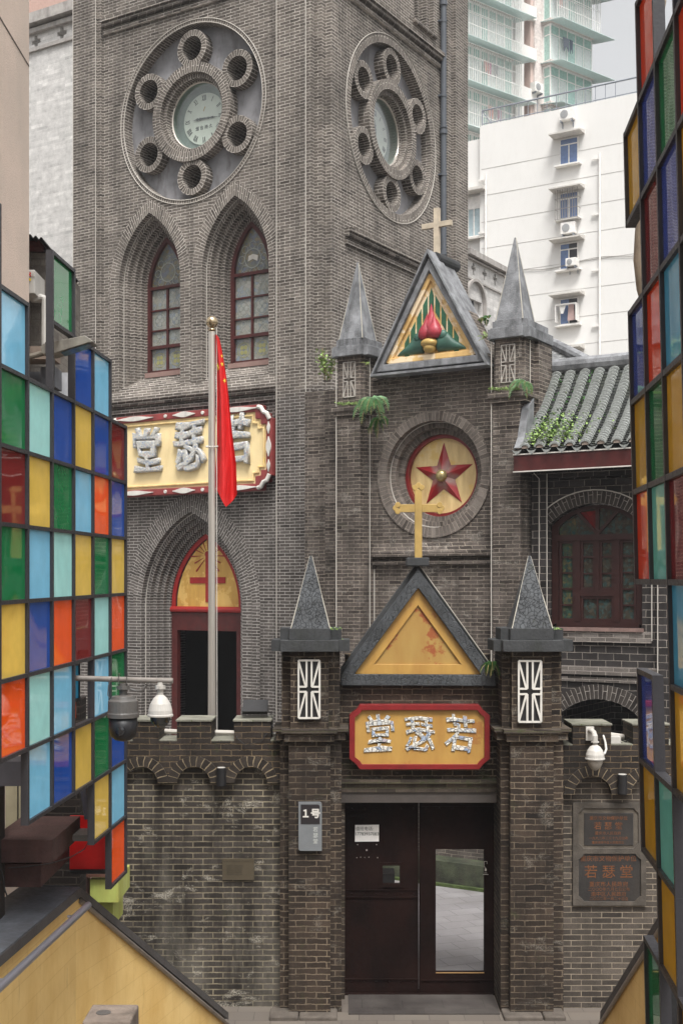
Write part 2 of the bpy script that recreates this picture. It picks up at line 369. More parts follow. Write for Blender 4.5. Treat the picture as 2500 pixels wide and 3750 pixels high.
def mosaic(name, sc):
    m = NT(name); tc = m.n('ShaderNodeTexCoord').outputs['Object']
    v = m.n('ShaderNodeTexVoronoi'); m.l(tc, v.inputs['Vector']); v.inputs['Scale'].default_value = sc
    e = m.n('ShaderNodeTexVoronoi', feature='DISTANCE_TO_EDGE'); m.l(tc, e.inputs['Vector']); e.inputs['Scale'].default_value = sc
    sp = m.n('ShaderNodeSeparateColor'); m.l(v.outputs['Color'], sp.inputs[0])
    c = m.ramp(sp.outputs[0], [(0, lin('#d3d0c8')), (.6, lin('#c4c2ba')), (.8, lin('#b3b9bf')), (.92, lin('#8e9db3')), (.97, lin('#bfa79f')), (1, lin('#dedbd2'))])
    c = m.mix(m.rng(e.outputs['Distance'], 0, .06, .5, 0), c, lin('#6e675a'))
    m.l(c, m.p.inputs['Base Color']); m.p.inputs['Roughness'].default_value = .3
    m.bump(m.rng(e.outputs['Distance'], 0, .12), .9, .015); return m.m
M['mosaic'] = mosaic('broken_china_mosaic', 21); M['mosaic_s'] = mosaic('pebble_mosaic', 30)
def stained(name, pal, lead, sc=9, rough=.12):
    m = NT(name); tc = m.n('ShaderNodeTexCoord').outputs['Object']
    v = m.n('ShaderNodeTexVoronoi'); m.l(tc, v.inputs['Vector']); v.inputs['Scale'].default_value = sc
    e = m.n('ShaderNodeTexVoronoi', feature='DISTANCE_TO_EDGE'); m.l(tc, e.inputs['Vector']); e.inputs['Scale'].default_value = sc
    sp = m.n('ShaderNodeSeparateColor'); m.l(v.outputs['Color'], sp.inputs[0])
    c = m.ramp(sp.outputs[0], [(i/(len(pal)-1), lin(p)) for i, p in enumerate(pal)])
    c = m.mix(m.rng(e.outputs['Distance'], 0, .05, .6, 0), c, lin(lead))
    m.l(c, m.p.inputs['Base Color']); m.p.inputs['Roughness'].default_value = rough; return m.m
M['stained'] = stained('stained_glass', ['#77776f', '#83867f', '#7a828a', '#88877a', '#8c8a84', '#94948a'], '#4f564c', 12)
M['stained_top'] = stained('stained_glass_rosette', ['#54554f', '#5c6270', '#68695a', '#77694c', '#5a6263'], '#3c4038', 14)
M['stained_d'] = stained('dark_patterned_glass', ['#332f2a', '#403a30', '#2d3f3e', '#3a4c4a', '#4a443a', '#2a2725'], '#26211d', 22)
M['stained_t'] = stained('teal_patterned_glass', ['#1c4344', '#43503a', '#253838', '#5a5338', '#203030'], '#1f2a28', 22)
M['stained_r'] = stained('red_patterned_glass', ['#6b1c1c', '#5a1717', '#742020'], '#3c1010', 8)
def glaze(name, c, wav=.06, rough=.03, spec=.5):
    m = NT(name); tc = m.n('ShaderNodeTexCoord').outputs['Object']; n = m.noise(tc, 1.6, 1); n2 = m.noise(tc, 7, 3)
    x = m.n('ShaderNodeVectorMath', operation='SCALE'); x.inputs[0].default_value = lin(c)[:3]; m.l(m.rng(n2.outputs[0], .3, .7, .93, 1.07), x.inputs['Scale'])
    m.l(x.outputs[0], m.p.inputs['Base Color']); m.p.inputs['Roughness'].default_value = rough
    m.p.inputs['Specular IOR Level'].default_value = spec; m.bump(n.outputs[0], wav, .05); return m.m
PAL = dict(lb='#86cdee', cy='#aeeae4', bl='#2752a8', ye='#ecc75c', gr='#1a7a46', ma='#7e2a28', orr='#fb5f22')
PALR = dict(lb='#55abd6', cy='#7ad0c6', bl='#3c52ac', ye='#d9aa30', gr='#197a49', ma='#7c2428', orr='#e84a24')
GL = {k: glaze('glass_left_'+k, v, spec=.35) for k, v in PAL.items()}
GR = {k: glaze('glass_right_'+k, v, wav=.1, spec=.6) for k, v in PALR.items()}
def clearpane(name, tint=(.93, .94, .93, 1), f=.25, rough=.05):
    m = NT(name); m.t.nodes.remove(m.p)
    a = m.n('ShaderNodeBsdfTransparent'); a.inputs[0].default_value = tint
    b = m.n('ShaderNodeBsdfGlossy'); b.inputs['Roughness'].default_value = rough
    fr = m.n('ShaderNodeLayerWeight'); fr.inputs['Blend'].default_value = .25
    mx = m.n('ShaderNodeMixShader'); m.l(m.math('MULTIPLY_ADD', fr.outputs['Facing'], .35, f, clamp=True), mx.inputs[0]); m.l(a.outputs[0], mx.inputs[1]); m.l(b.outputs[0], mx.inputs[2])
    m.l(mx.outputs[0], m.out.inputs[0]); return m.m
M['pane'] = clearpane('clock_pane', f=.06); M['pane_fog'] = clearpane('foggy_clock_pane', f=.22, rough=.15)

# ------------------------------------------------------------------ church tower
tower = thing('church_tower', 'tall grey brick church tower with clock roses and pointed windows', 'church tower', (TX, TY, 0), -TA)
P = lambda n, mb, m, parent=None, **k: obj(n, mb, m, parent or tower, **k)
TOP = 21.0; FX = -3.6; FD = .14
ROS = (FX, 15.74, 1.93); ROS2 = (2.86, 15.5, 1.86)
def winpath(cx, w, e=0): return gothic(cx, w, 12.12, 12.12+1.57*w/.9, 9.75, e)
wb = MB()
wins = (-4.8, -2.4)
WIN = [gothic(c, .9, 12.12, 13.69, 9.75) for c in wins]
DOORC = -3.6
DP = gothic(DOORC, 1.42, 4.75, 6.86, 0)
wb.plate(rect(-6.1, -1.239, 0, TOP), [circ(*ROS, 64)]+WIN+[DP], FD, FD+.1, inner=False)
# piers with stepped corners, side face, far pier, hidden walls
wb.prism([(-7, 0), (-6.3, 0), (-6.3, .07), (-6.2, .07), (-6.2, .14), (-6.1, .14), (-6.1, .6), (-7, .6)], 0, TOP)
wb.prism([(-1.239, 0), (-.335, 0), (-.335, .13), (-.17, .13), (-.17, .26), (0, .26), (0, .7), (-1.239, .7)], 0, TOP)
BF = gothic(4.35, .5, 19.4, 20.4, 18.35)
wb.plate(rect(.7, 5.3, 0, TOP), [circ(*ROS2, 64), BF], 0, .1, SD, inner=False)
wb.prism([(-.5, 5.3), (0, 5.3), (0, 5.4), (.1, 5.4), (.1, 5.62), (.2, 5.62), (.2, 6.32), (-.5, 6.32)], 0, TOP)
wb.box(-6.9, -.5, 6.2, 6.31, 0, TOP-.01); wb.box(-6.98, -6.88, .6, 6.49, 0, TOP-.01); wb.box(-6.8, -.1, .3, 6.4, TOP-.3, TOP-.2)
wb.box(-6.85, -.6, .9, 6.4, 8.0, 8.1)
P('wall', wb, M['tower'])
# core behind the reveals, its brick coloured dark in place of recess shade
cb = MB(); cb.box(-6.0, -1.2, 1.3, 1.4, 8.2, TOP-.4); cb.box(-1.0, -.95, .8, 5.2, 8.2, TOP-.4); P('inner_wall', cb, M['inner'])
# string courses / cornices
def corn(zt, x0, x1, T, dbase, name='cornice', n=3):
    c = MB()
    c.plate(rect(x0, x1, zt-.08, zt), [], dbase-.16, dbase+.02, T)
    c.plate(rect(x0, x1, zt-.17, zt-.083), [], dbase-.11, dbase+.02, T)
    if n > 2: c.plate(rect(x0, x1, zt-.33, zt-.25), [], dbase-.06, dbase+.02, T)
    return P(name, c, M['tower'])
corn(18.35, -6.15, -1.24, FR, FD); corn(9.5, -6.15, -1.24, FR, FD)
corn(18.02, .78, 5.3, SD, 0); corn(12.78, .78, 5.3, SD, 0, 'string_course')
s_ = MB(); s_.plate([(9.5, FD-.14), (9.76, FD+.02), (9.5, FD+.02)], [], -6.1, -1.24, lambda a, b, d: (d, b, a)); P('sloped_ledge', s_, M['tower'])
# roses
def rose(c, T, r0, dp, hands, side, D0):
    cx, cz, r = c
    g = MB(); k = 6; holes = [circ(cx+1.43*math.cos(R(90+60*i)), cz+1.43*math.sin(R(90+60*i)), .32, 24) for i in range(k)]+[circ(cx, cz, .9, 40)]
    g.plate(circ(cx, cz, r+.03, 64), holes, D0+dp, D0+dp+.05, T, inner=False); rw = P('rose_window', g, M['plaster'])
    b = MB(); b.band(circ(cx, cz, r, 64), circ(cx, cz, r+.19 if side else r+.09, 64), D0-.012, D0+dp, T, closed=True); obj('rim', b, M['tower_uv'], rw)
    t = MB(); t.tube([T(a, q, D0-.02) for a, q in circ(cx, cz, r+(.2 if side else .1), 64)+[(cx+r+(.2 if side else .1), cz)]], .009, 6, cap=False)
    if not side: t.tube([T(a, q, D0-.02) for a, q in circ(cx, cz, r+.015, 64)+[(cx+r+.015, cz)]], .009, 6, cap=False)
    obj('light_strip', t, M['conduit'], rw)
    for i in range(k):
        x, z = cx+1.43*math.cos(R(90+60*i)), cz+1.43*math.sin(R(90+60*i))
        b = MB(); b.band(circ(x, z, .27, 26), circ(x, z, .405, 26), D0+.02, D0+dp+.04, T, closed=True)
        b.band(circ(x, z, .27, 26), circ(x, z, .28, 26), D0+dp+.0, D0+dp+.5, T, closed=True, front=False, outer=False)
        o = obj('brick_ring', b, M['tower_uv'], rw)
        b = MB(); b.plate(circ(x, z, .36, 24), [], D0+dp+.42, D0+dp+.45, T, inner=False); obj('ring_back', b, M['inner'], rw)
    b = MB(); b.band(circ(cx, cz, .88, 48), circ(cx, cz, 1.09, 48), D0-.02, D0+dp+.06, T, closed=True)
    b.band(circ(cx, cz, .78, 48), circ(cx, cz, .88, 48), D0+.09, D0+.22, T, closed=True, outer=False)
    b.band(circ(cx, cz, .745, 48), circ(cx, cz, .78, 48), D0+.22, D0+.3, T, closed=True, outer=False); obj('centre_ring', b, M['tower_uv'], rw)
    ck = MB(); gd = D0+.28; bd = gd+.22
    ck.plate(circ(cx, cz, .77, 48), [], bd, bd+.03, T); ck.band(circ(cx, cz, .75, 48), circ(cx, cz, .77, 48), gd, bd, T, closed=True)
    clk = P('clock', ck, plain('clock_back_'+str(side), '#7d8c84', .6, var=.1))
    b = MB(); b.tube([T(a, q, gd-.01) for a, q in circ(cx, cz, .745, 48)+[(cx+.745, cz)]], .022, 6, cap=False); obj('clock_rim', b, M['steel'], clk)
    b = MB(); b.plate(circ(cx, cz, .575, 48), [], bd-.03, bd-.002, T); obj('dial', b, plain('clock_dial_'+str(side), '#c7d0c4', .5, var=.04), clk)
    nb = MB(); NUM = ['XII', 'I', 'II', 'III', 'IIII', 'V', 'VI', 'VII', 'VIII', 'IX', 'X', 'XI']
    for i, s in enumerate(NUM):
        a = R(90-30*i); rad = Vector((math.cos(a), math.sin(a))); tg = Vector((math.sin(a), -math.cos(a))); C = Vector((cx, cz))
        sp = .042; wd = {'I': .7, 'V': 1.5, 'X': 1.5}; tot = sum(wd[q] for q in s); x = -tot/2
        for q in s:
            m_ = x+wd[q]/2
            f = lambda u, v: tuple(C+rad*(.47+v*.062)+tg*(u*sp))
            if q == 'I': nb.bar(f(m_, -1), f(m_, 1), .011, bd-.038, bd-.031, T)
            elif q == 'V': nb.bar(f(m_-.5, 1), f(m_, -1), .012, bd-.038, bd-.031, T); nb.bar(f(m_+.5, 1), f(m_, -1), .008, bd-.039, bd-.0315, T)
            else: nb.bar(f(m_-.5, 1), f(m_+.5, -1), .012, bd-.038, bd-.031, T); nb.bar(f(m_+.5, 1), f(m_-.5, -1), .008, bd-.039, bd-.0315, T)
            x += wd[q]
    obj('numerals', nb, M['text_dark'], clk)
    for ang, ln, wd in hands:
        a = R(90-ang); h = MB(); e = Vector((math.cos(a), math.sin(a))); C = Vector((cx, cz)); tg = Vector((-e.y, e.x))
        h.plate([tuple(C-e*.05+tg*wd), tuple(C+e*ln*.25+tg*wd*1.2), tuple(C+e*ln*.32+tg*wd*2), tuple(C+e*ln*.42+tg*wd*1.0), tuple(C+e*ln*.62+tg*wd*2), tuple(C+e*ln*.7+tg*wd*.6), tuple(C+e*ln),
                 tuple(C+e*ln*.7-tg*wd*.6), tuple(C+e*ln*.62-tg*wd*2), tuple(C+e*ln*.42-tg*wd*1.0), tuple(C+e*ln*.32-tg*wd*2), tuple(C+e*ln*.25-tg*wd*1.2), tuple(C-e*.05-tg*wd)], [], bd-.055-wd*.1, bd-.045-wd*.1, T)
        obj('hand', h, M['text_dark'], clk)
    if not side:
        text('lettering', '烟 台 持 久', .1, M['text_dark'], clk, (cx, bd-.035, cz-.2), ext=.002)
        b = MB(); b.bar((cx-.02, cz+.17), (cx+.03, cz+.27), .02, bd-.036, bd-.031); obj('emblem', b, M['gold'], clk)
    b = MB(); b.plate(circ(cx, cz, .74, 48), [], gd, gd+.006, T, back=False, inner=False); obj('pane', b, M['pane_fog' if side else 'pane'], clk)
rose(ROS, FR, 0, .26, [(272, .3, .017), (94, .42, .012)], False, FD)
rose(ROS2, SD, 0, .26, [(355, .3, .017), (205, .42, .012)], True, 0)
# pointed windows
def gothic_window(cx):
    b = MB(); OR = [(.9, 0, FD), (.82, .17, 0), (.74, .34, 0), (.66, .5, 0)]
    zb = 9.7
    g = lambda w_, e=0: gothic(cx, .9, 12.12, 13.69, zb, w_-.9+e)
    b.band(g(.9), g(1.18), FD-.012, FD+.17, outer=True)
    ws = [.9, .81, .72, .64, .56]; ds = [FD, FD+.17, FD+.32, FD+.47, FD+.62]
    for i in range(1, 5): b.band(g(ws[i]), g(ws[i-1]), ds[i], ds[i]+.17, outer=False)
    wn = P('pointed_window', b, M['tower_uv'])
    t = MB(); t.tube([(x, FD+.15, z) for x, z in g(.885)], .009, 6); obj('light_strip', t, M['conduit'], wn)
    # sloped sill
    sb = MB(); sb.plate([(FD, 9.72), (FD+.62, 10.1), (FD+.62, 9.6), (FD, 9.6)], [], cx-.92, cx+.92, lambda a, b_, d: (d, a, b_)); obj('sill', sb, M['tower'], wn)
    sb = MB(); sb.box(cx-.56, cx+.56, FD+.5, FD+.75, 10.05, 10.16); obj('sill_slab', sb, plain('pink_cement', '#8a7068', .8), wn)
    fr = MB(); zf = 10.16; fo = gothic(cx, .9, 12.12, 13.69, zf, -.34); fi = gothic(cx, .9, 12.12, 13.69, zf+.07, -.43)
    d0 = FD+.6
    fr.band(fi, fo, d0, d0+.14)
    fr.box(cx-.5, cx+.5, d0+.01, d0+.13, zf, zf+.06); fr.box(cx-.5, cx+.5, d0+.0, d0+.13, 12.1, 12.17); fr.box(cx-.5, cx+.5, d0-.005, d0+.13, 10.72, 10.79)
    fr.box(cx-.025, cx+.025, d0+.03, d0+.12, zf+.06, 12.1)
    for z in (11.15, 11.62): fr.box(cx-.48, cx+.48, d0+.035, d0+.115, z-.018, z+.018)
    obj('frame', fr, M['red_dark'], wn)
    for z0, z1 in ((zf+.05, 10.72), (10.79, 11.14), (11.16, 11.61), (11.63, 12.1)):
        for x0, x1 in ((cx-.48, cx-.02), (cx+.02, cx+.48)):
            q = MB(); q.box(x0, x1, d0+.075, d0+.09, z0, z1)
            o = obj('glass_pane', q, M['stained'], wn)
            # painted flower or vase tracery
            tr = MB(); mx, mz = (x0+x1)/2, (z0+z1)/2
            if z0 == 11.16 or z0 < 10.5:
                for k in range(4):
                    a = R(45*(z0 < 10.5)+90*k); tr.plate(circ(mx+.07*math.cos(a), mz+.08*math.sin(a), .05, 10), [], d0+.07, d0+.0745)
                tr.band(circ(mx, mz, .155, 20), circ(mx, mz, .168, 20), d0+.07, d0+.0745, closed=True)
            else:
                for sgn in (-1, 1):
                    tr.bar((mx+sgn*.15, z0+.03), (mx-sgn*.03, z1-.12), .014, d0+.07, d0+.0745)
                tr.band(circ(mx, z1-.1, .055, 14), circ(mx, z1-.1, .07, 14), d0+.07, d0+.0745, closed=True)
            obj('tracery', tr, M['tracery_y' if z0 < 10.5 else 'tracery'], wn)
    q = MB(); q.plate(gothic(cx, .9, 12.12, 13.69, 12.17, -.42), [], d0+.075, d0+.09); obj('glass_pane', q, M['stained_top'], wn)
    q = MB(); q.band(circ(cx, 12.48, .2, 24), circ(cx, 12.48, .225, 24), d0+.065, d0+.0745, closed=True)
    for k in range(8): q.band(circ(cx+.3*math.cos(R(45*k)), 12.48+.3*math.sin(R(45*k)), .075, 12), circ(cx+.3*math.cos(R(45*k)), 12.48+.3*math.sin(R(45*k)), .088, 12), d0+.067, d0+.0745, closed=True)
    obj('tracery', q, M['tracery'], wn)
    if cx > -3:
        q = MB(); q.plate([(cx-.13, 12.42), (cx, 12.46), (cx+.13, 12.4), (cx+.15, 12.52), (cx+.01, 12.57), (cx-.11, 12.54)], [], d0+.06, d0+.064); obj('open_book', q, M['white'], wn)
M['tracery'] = plain('pale_tracery', '#8d8f88', .4, bump=0); M['tracery_y'] = plain('yellow_tracery', '#8d8b5c', .4, bump=0)
for c in wins: gothic_window(c)
# doorway
b = MB(); zb = 0; g = lambda e: gothic(DOORC, 1.42, 4.75, 6.86, 0, e, 22)
b.band(g(0), g(.24), FD-.03, FD+.15); b.band(g(.245), g(.45), FD-.014, FD+.02)
ws = [0, -.12, -.22, -.32, -.42]; ds = [FD, FD+.13, FD+.25, FD+.37, FD+.49]
for i in range(1, 5): b.band(g(ws[i]), g(ws[i-1]), ds[i], ds[i]+.15, outer=False)
dw = P('doorway', b, M['tower_uv'])
t = MB(); t.tube([(x, FD+.12, z) for x, z in g(-.015)], .009, 6); obj('light_strip', t, M['conduit'], dw)
fr = MB(); d0 = FD+.55; gf = lambda e, zb_=4.74: gothic(DOORC, 1.42, 4.75, 6.86, zb_, e, 20)
fr.band(gf(-.52), gf(-.4), d0, d0+.12); fr.tube([(DOORC-1.0, d0, 4.68), (DOORC+1.0, d0, 4.68)], .07, 10); obj('arch_frame', fr, M['red_bright'], dw)
fr = MB(); fr.box(DOORC-1.0, DOORC-.84, d0, d0+.12, 0, 4.6); fr.box(DOORC+.84, DOORC+1.0, d0, d0+.12, 0, 4.6); fr.box(DOORC-.84, DOORC+.84, d0, d0+.12, 4.2, 4.6); obj('door_frame', fr, M['red_dark'], dw)
ty = MB(); ty.plate(gf(-.5, 4.74), [], d0+.05, d0+.09); obj('tympanum', ty, painted('gold_tympanum', '#c49a4a', '#e0bd72', .5, .5), dw)
t = MB(); t.tube([(x, d0+.045, z) for x, z in gf(-.53, 4.77)], .012, 6); obj('edge_strip', t, M['black'], dw)
c = MB(); dd = (d0+.03, d0+.055)
c.box(DOORC-.05, DOORC+.05, *dd, 4.85, 5.95); c.box(DOORC-.5, DOORC+.5, d0+.031, d0+.056, 5.27, 5.41)
for i in range(13):
    a = R(-48+23*i); r1 = .48 if i % 2 == 0 else .4
    c.plate([(DOORC+.12*math.cos(a), 5.9+.12*math.sin(a)), (DOORC+r1*math.cos(a-.035), 5.9+r1*math.sin(a-.035)), (DOORC+r1*math.cos(a+.035), 5.9+r1*math.sin(a+.035))], [], d0+.032, d0+.056)
c.plate(circ(DOORC, 5.93, .07, 16), [], d0+.029, d0+.054); obj('sunburst_cross', c, M['red_bright'], dw)
ib = MB(); ib.box(-6.2, -1.3, 3.2, 3.3, 0, 7.6); obj('vestibule_shade', ib, plain('interior_shade', '#0f0d0c', .9), dw)  # near-black sheet standing in for the unlit depth behind the doorway
# conduits up the wall, drainpipe
def conduit(pts, parent, r=.009, name='conduit', m='conduit'): return obj(name, MB().tube(pts, r, 6), M[m], parent)
for px_ in (-1.2, -.463): conduit([(px_, -.02, 0), (px_, -.02, TOP)], tower)
for px_ in (-6.28, -6.985): conduit([(px_, -.02, 6), (px_, -.02, TOP)], tower)
b = MB(); b.smooth = False; y_ = 5.18
b.tube([(.1, y_, 0), (.1, y_, TOP)], .07, 14)
for z in (8.6, 10.2, 12.6, 16.1, 19.2): b.tube([(.1, y_, z), (.1, y_, z+.1)], .095, 14); b.tube([(.1, y_, z+.15), (.1, y_, z+.2)], .088, 14)
for z in (9.4, 11.3, 13.2, 15.1, 17.0, 18.8): b.box(-.01, .1, y_-.1, y_+.08, z, z+.04); b.tube([(.1, y_, z-.01), (.1, y_, z+.05)], .082, 14)
P('drainpipe', b, M['pipe'])
# belfry opening
b = MB(); g2 = lambda e: gothic(4.35, .5, 19.4, 20.4, 18.35, e); b.band(g2(0), g2(.2), -.01, .12, SD); b.band(g2(-.12), g2(0), .12, .3, SD, outer=False); b.band(g2(-.24), g2(-.12), .3, .5, SD, outer=False)
bw = P('belfry_opening', b, M['tower_uv']); b = MB(); b.plate([(3.8, 18.3), (4.9, 18.3), (4.9, 18.4), (3.8, 18.4)], [], -.08, .3, SD); obj('sill', b, M['tower'], bw)

# ------------------------------------------------------------------ sign on the tower
sg = thing('name_board', 'long cream board with pebble characters and white-on-red scalloped border, high on the tower', 'sign board', (TX, TY, 0), -TA)
x0, x1, z0, z1 = -5.92, -1.26, 7.24, 9.06
def notched(x0, x1, z0, z1, n): return [(x0+n, z0), (x1-n, z0), (x1-n, z0+n*.55), (x1-n*.5, z0+n*.6), (x1-n*.5, z0+n), (x1, z0+n), (x1, z1-n), (x1-n*.5, z1-n), (x1-n*.5, z1-n*.6), (x1-n, z1-n*.55), (x1-n, z1), (x0+n, z1), (x0+n, z1-n*.55), (x0+n*.5, z1-n*.6), (x0+n*.5, z1-n), (x0, z1-n), (x0, z0+n), (x0+n*.5, z0+n), (x0+n*.5, z0+n*.6), (x0+n, z0+n*.55)]
obj('backing', MB().plate(notched(x0+.1, x1-.1, z0+.1, z1-.1, .28), [], -.06, .13), M['cream_sign'], sg)
ob_ = notched(x0, x1, z0, z1, .3); ib_ = notched(x0+.145, x1-.145, z0+.145, z1-.145, .28)
obj('border', MB().plate(ob_, [ib_], -.11, .135), plain('sign_red', '#813634', .5, var=.2, dirt=.3), sg, bevel=.02)
obj('inner_moulding', MB().plate(notched(x0+.2, x1-.2, z0+.2, z1-.2, .28), [notched(x0+.24, x1-.24, z0+.24, z1-.24, .28)], -.1, -.05), M['cream'], sg, bevel=.01)
wp = MB()
def lens(cx, cz, L, W, vert=False):
    pts = []
    for i in range(9): t = i/8; pts.append((-L/2+L*t, W*(.12+.88*math.sin(math.pi*t)**1.6)))
    pts = pts+[(a, -b_) for a, b_ in pts[::-1]]
    wp.plate([(cx+b_, cz+a) if vert else (cx+a, cz+b_) for a, b_ in pts], [], -.14, -.105)
for zz in (z0+.07, z1-.07):
    lens(x0+.9, zz, 1.1, .055); lens(-3.6, zz, .62, .065); lens(x1-.9, zz, 1.1, .055)
    for xx in (-4.12, -3.08): wp.plate(circ(xx, zz, .04, 12), [], -.14, -.105)
for xx in (x0+.07, x1-.07):
    lens(xx, 8.15, .42, .065, True); lens(xx, 8.55, .26, .04, True); lens(xx, 7.75, .26, .04, True)
for sx in (0, 1):
    for sz in (0, 1):
        mx = lambda a: x1-a if sx else x0+a
        mz = lambda a: z1-a if sz else z0+a
        wp.tube([(mx(.36), -.1, mz(.05)), (mx(.27), -.12, mz(.07)), (mx(.2), -.12, mz(.17)), (mx(.12), -.12, mz(.2)), (mx(.06), -.1, mz(.33))], .05, 8)
obj('white_scrolls', wp, M['white'], sg, bevel=.012)
for ch, px_, py_ in (('堂', 538, 1664), ('瑟', 694, 1642), ('若', 862, 1628)):
    a_, z_ = onf(px_, py_, -.12); text('character', ch, 1.12, M['mosaic_s'], sg, (a_, -.1, z_), off=.002, ext=.03, bev=.036, sx=.74, wob=.034)
# ------------------------------------------------------------------ porch with the star medallion
PW = -2.04
po = thing('church_porch', 'dark brick church porch with star medallion, gable and two pointed turrets', 'church porch', (TX, TY, 0), -TA)
Q = lambda n, mb, m, parent=None, **k: obj(n, mb, m, parent or po, **k)
MED = (3.557, 7.18)
b = MB()
b.plate(rect(2.2, 4.86, 0, 9.05), [circ(*MED, .98, 56)], PW, PW+.12, inner=False)
b.box(1.2, 1.75, -1.9, -.3, 0, 8.2); b.box(.35, 1.2, -1.3, -.02, 0, 9.0)
b.box(1.8, 5.3, -1.2, -.05, 0, 9.0)
Q('wall', b, M['porch'])
b = MB(); b.plate([(2.5, 9.03), (4.75, 9.03), (3.6, 11.0)], [], PW-.1, PW+.55); Q('gable_wall', b, M['porch'])
def stepbox(b, x0, x1, y0, y1, z0, z1, n):      # square plan with notched corners
    b.prism([(x0+n, y0), (x1-n, y0), (x1-n, y0+n), (x1, y0+n), (x1, y1-n), (x1-n, y1-n), (x1-n, y1), (x0+n, y1), (x0+n, y1-n), (x0, y1-n), (x0, y0+n), (x0+n, y0+n)], z0, z1)
def lattice(px0, px1, pz0, pz1, d, parent, worn=False):
    g = obj('lattice_panel', MB().plate(rect(px0, px1, pz0, pz1), [], d+.012, d+.05), M['black'] if not worn else M['porch_flat'], parent)
    b = MB(); w_ = px1-px0; cx, cz = (px0+px1)/2, (pz0+pz1)/2; t = w_*.085; D = (d-.012, d+.011)
    L = [((px0, pz0), (px0, pz1)), ((px1, pz0), (px1, pz1)), ((px0, pz1), (px1, pz1)), ((px0, pz0), (px1, pz0))]
    for k in (-1, 1):
        L += [((cx+k*w_*.12, pz0), (cx+k*w_*.12, cz-w_*.12)), ((cx+k*w_*.12, pz1), (cx+k*w_*.12, cz+w_*.12)),
              ((cx+k*w_*.12, cz-w_*.12), (cx+k*w_*.5, cz-w_*.12)), ((cx+k*w_*.12, cz+w_*.12), (cx+k*w_*.5, cz+w_*.12)),
              ((cx+k*w_*.5, pz0), (cx+k*w_*.17, cz-w_*.14)), ((cx+k*w_*.5, pz1), (cx+k*w_*.17, cz+w_*.14))]
    for i, (p, q) in enumerate(L): b.bar(p, q, t*(.7 if worn else 1), D[0]-i*.0004, D[1]-i*.0004)
    obj('tracery', b, M['white_worn'] if worn else M['white'], g)
M['white_worn'] = plain('worn_white_paint', '#a9a39b', .8, var=.3, scale=12, dirt=.9, dirtc='#4a423c')
M['porch_flat'] = plain('worn_render', '#57504a', .9, var=.4, scale=8, bump=.5)
M['lead_strip'] = plain('edge_strip_cement', '#a7a296', .8)
def turret(x0, x1, yb, side):
    y0 = -2.34
    b = MB(); stepbox(b, x0, x1, y0, yb, 8.47, 9.38, .05); b.prism([(x0, y0), (x1-.07, y0), (x1-.07, y0+.12), (x1, y0+.12), (x1, yb), (x0, yb)], 0, 8.3)
    b.box(x0-.06, x1+.08, y0-.08, yb-.06, 8.38, 8.47); b.box(x0-.03, x1+.05, y0-.05, yb-.03, 8.3, 8.379)
    t = Q('turret', b, M['porch'])
    c = MB(); n = .09
    stepbox(c, x0-.1, x1+.1, y0-.1, yb+.06, 9.38, 9.56, n); stepbox(c, x0-.04, x1+.03, y0-.04, yb, 9.56, 9.7, n)
    obj('cap', c, M['cement'], t, bevel=.012)
    xm = (x0+x1)/2; ym = -2.05
    s = MB(); s.pyramid(xm-.25, xm+.25, y0+.03, y0+.55, 9.7, 11.15, .012); obj('spire', s, M['cement'], t)
    e = MB(); ym_ = y0+.29
    for sx, yy in ((-1, y0+.03), (1, y0+.03), (1, y0+.55)): e.tube([(xm+sx*.25, yy, 9.7), (xm+sx*.012, ym_, 11.14)], .009, 5)
    obj('edge_strip', e, M['lead_strip'], t)
    lattice(xm-.13, xm+.12, 8.64, 9.27, y0-.0, t, True)
    return t
t1 = turret(1.72, 2.29, -1.6, 0); t2 = turret(4.85, 5.42, -1.25, 1)
b = MB(); b.prism([(2.25, -2.1), (2.34, -2.1), (2.34, PW+.05), (2.25, PW+.05)], 0, 8.3); b.box(5.42, 5.5, -1.9, -1.3, 0, 9.37); b.box(2.35, 4.84, PW-.06, PW+.0, 8.93, 9.03); Q('pilaster', b, M['porch'])
# medallion
b = MB(); cx, cz = MED
b.band(circ(cx, cz, .95, 56), circ(cx, cz, 1.13, 56), PW-.025, PW+.2, closed=True); b.band(circ(cx, cz, .84, 56), circ(cx, cz, .95, 56), PW+.13, PW+.3, closed=True, outer=False)
b.band(circ(cx, cz, .74, 56), circ(cx, cz, .84, 56), PW+.26, PW+.42, closed=True, outer=False)
md = Q('star_medallion', b, M['porch_uv'])
t = MB(); t.tube([(a, PW+.12, q) for a, q in circ(cx, cz, .94, 48)+[(cx+.94, cz)]], .009, 6, cap=False); obj('light_strip', t, M['conduit'], md)
b = MB(); b.band(circ(cx, cz, .68, 56), circ(cx, cz, .745, 56), PW+.33, PW+.45, closed=True); obj('red_ring', b, M['red'], md)
obj('disc', MB().plate(circ(cx, cz, .7, 56), [], PW+.42, PW+.46), M['cream'], md)
st = MB(); pts = []
for k in range(10):
    a = R(90+36*k); r_ = .6 if k % 2 == 0 else .235; pts.append((cx+r_*math.cos(a), cz+r_*math.sin(a)))
v = [(a, PW+.41, q) for a, q in pts]+[(cx, PW+.3, cz)]+[(a, PW+.425, q) for a, q in pts]
st.add(v, [(i, (i+1) % 10, 10) for i in range(10)]+[(i, (i+1) % 10, 11+(i+1) % 10, 11+i) for i in range(10)])
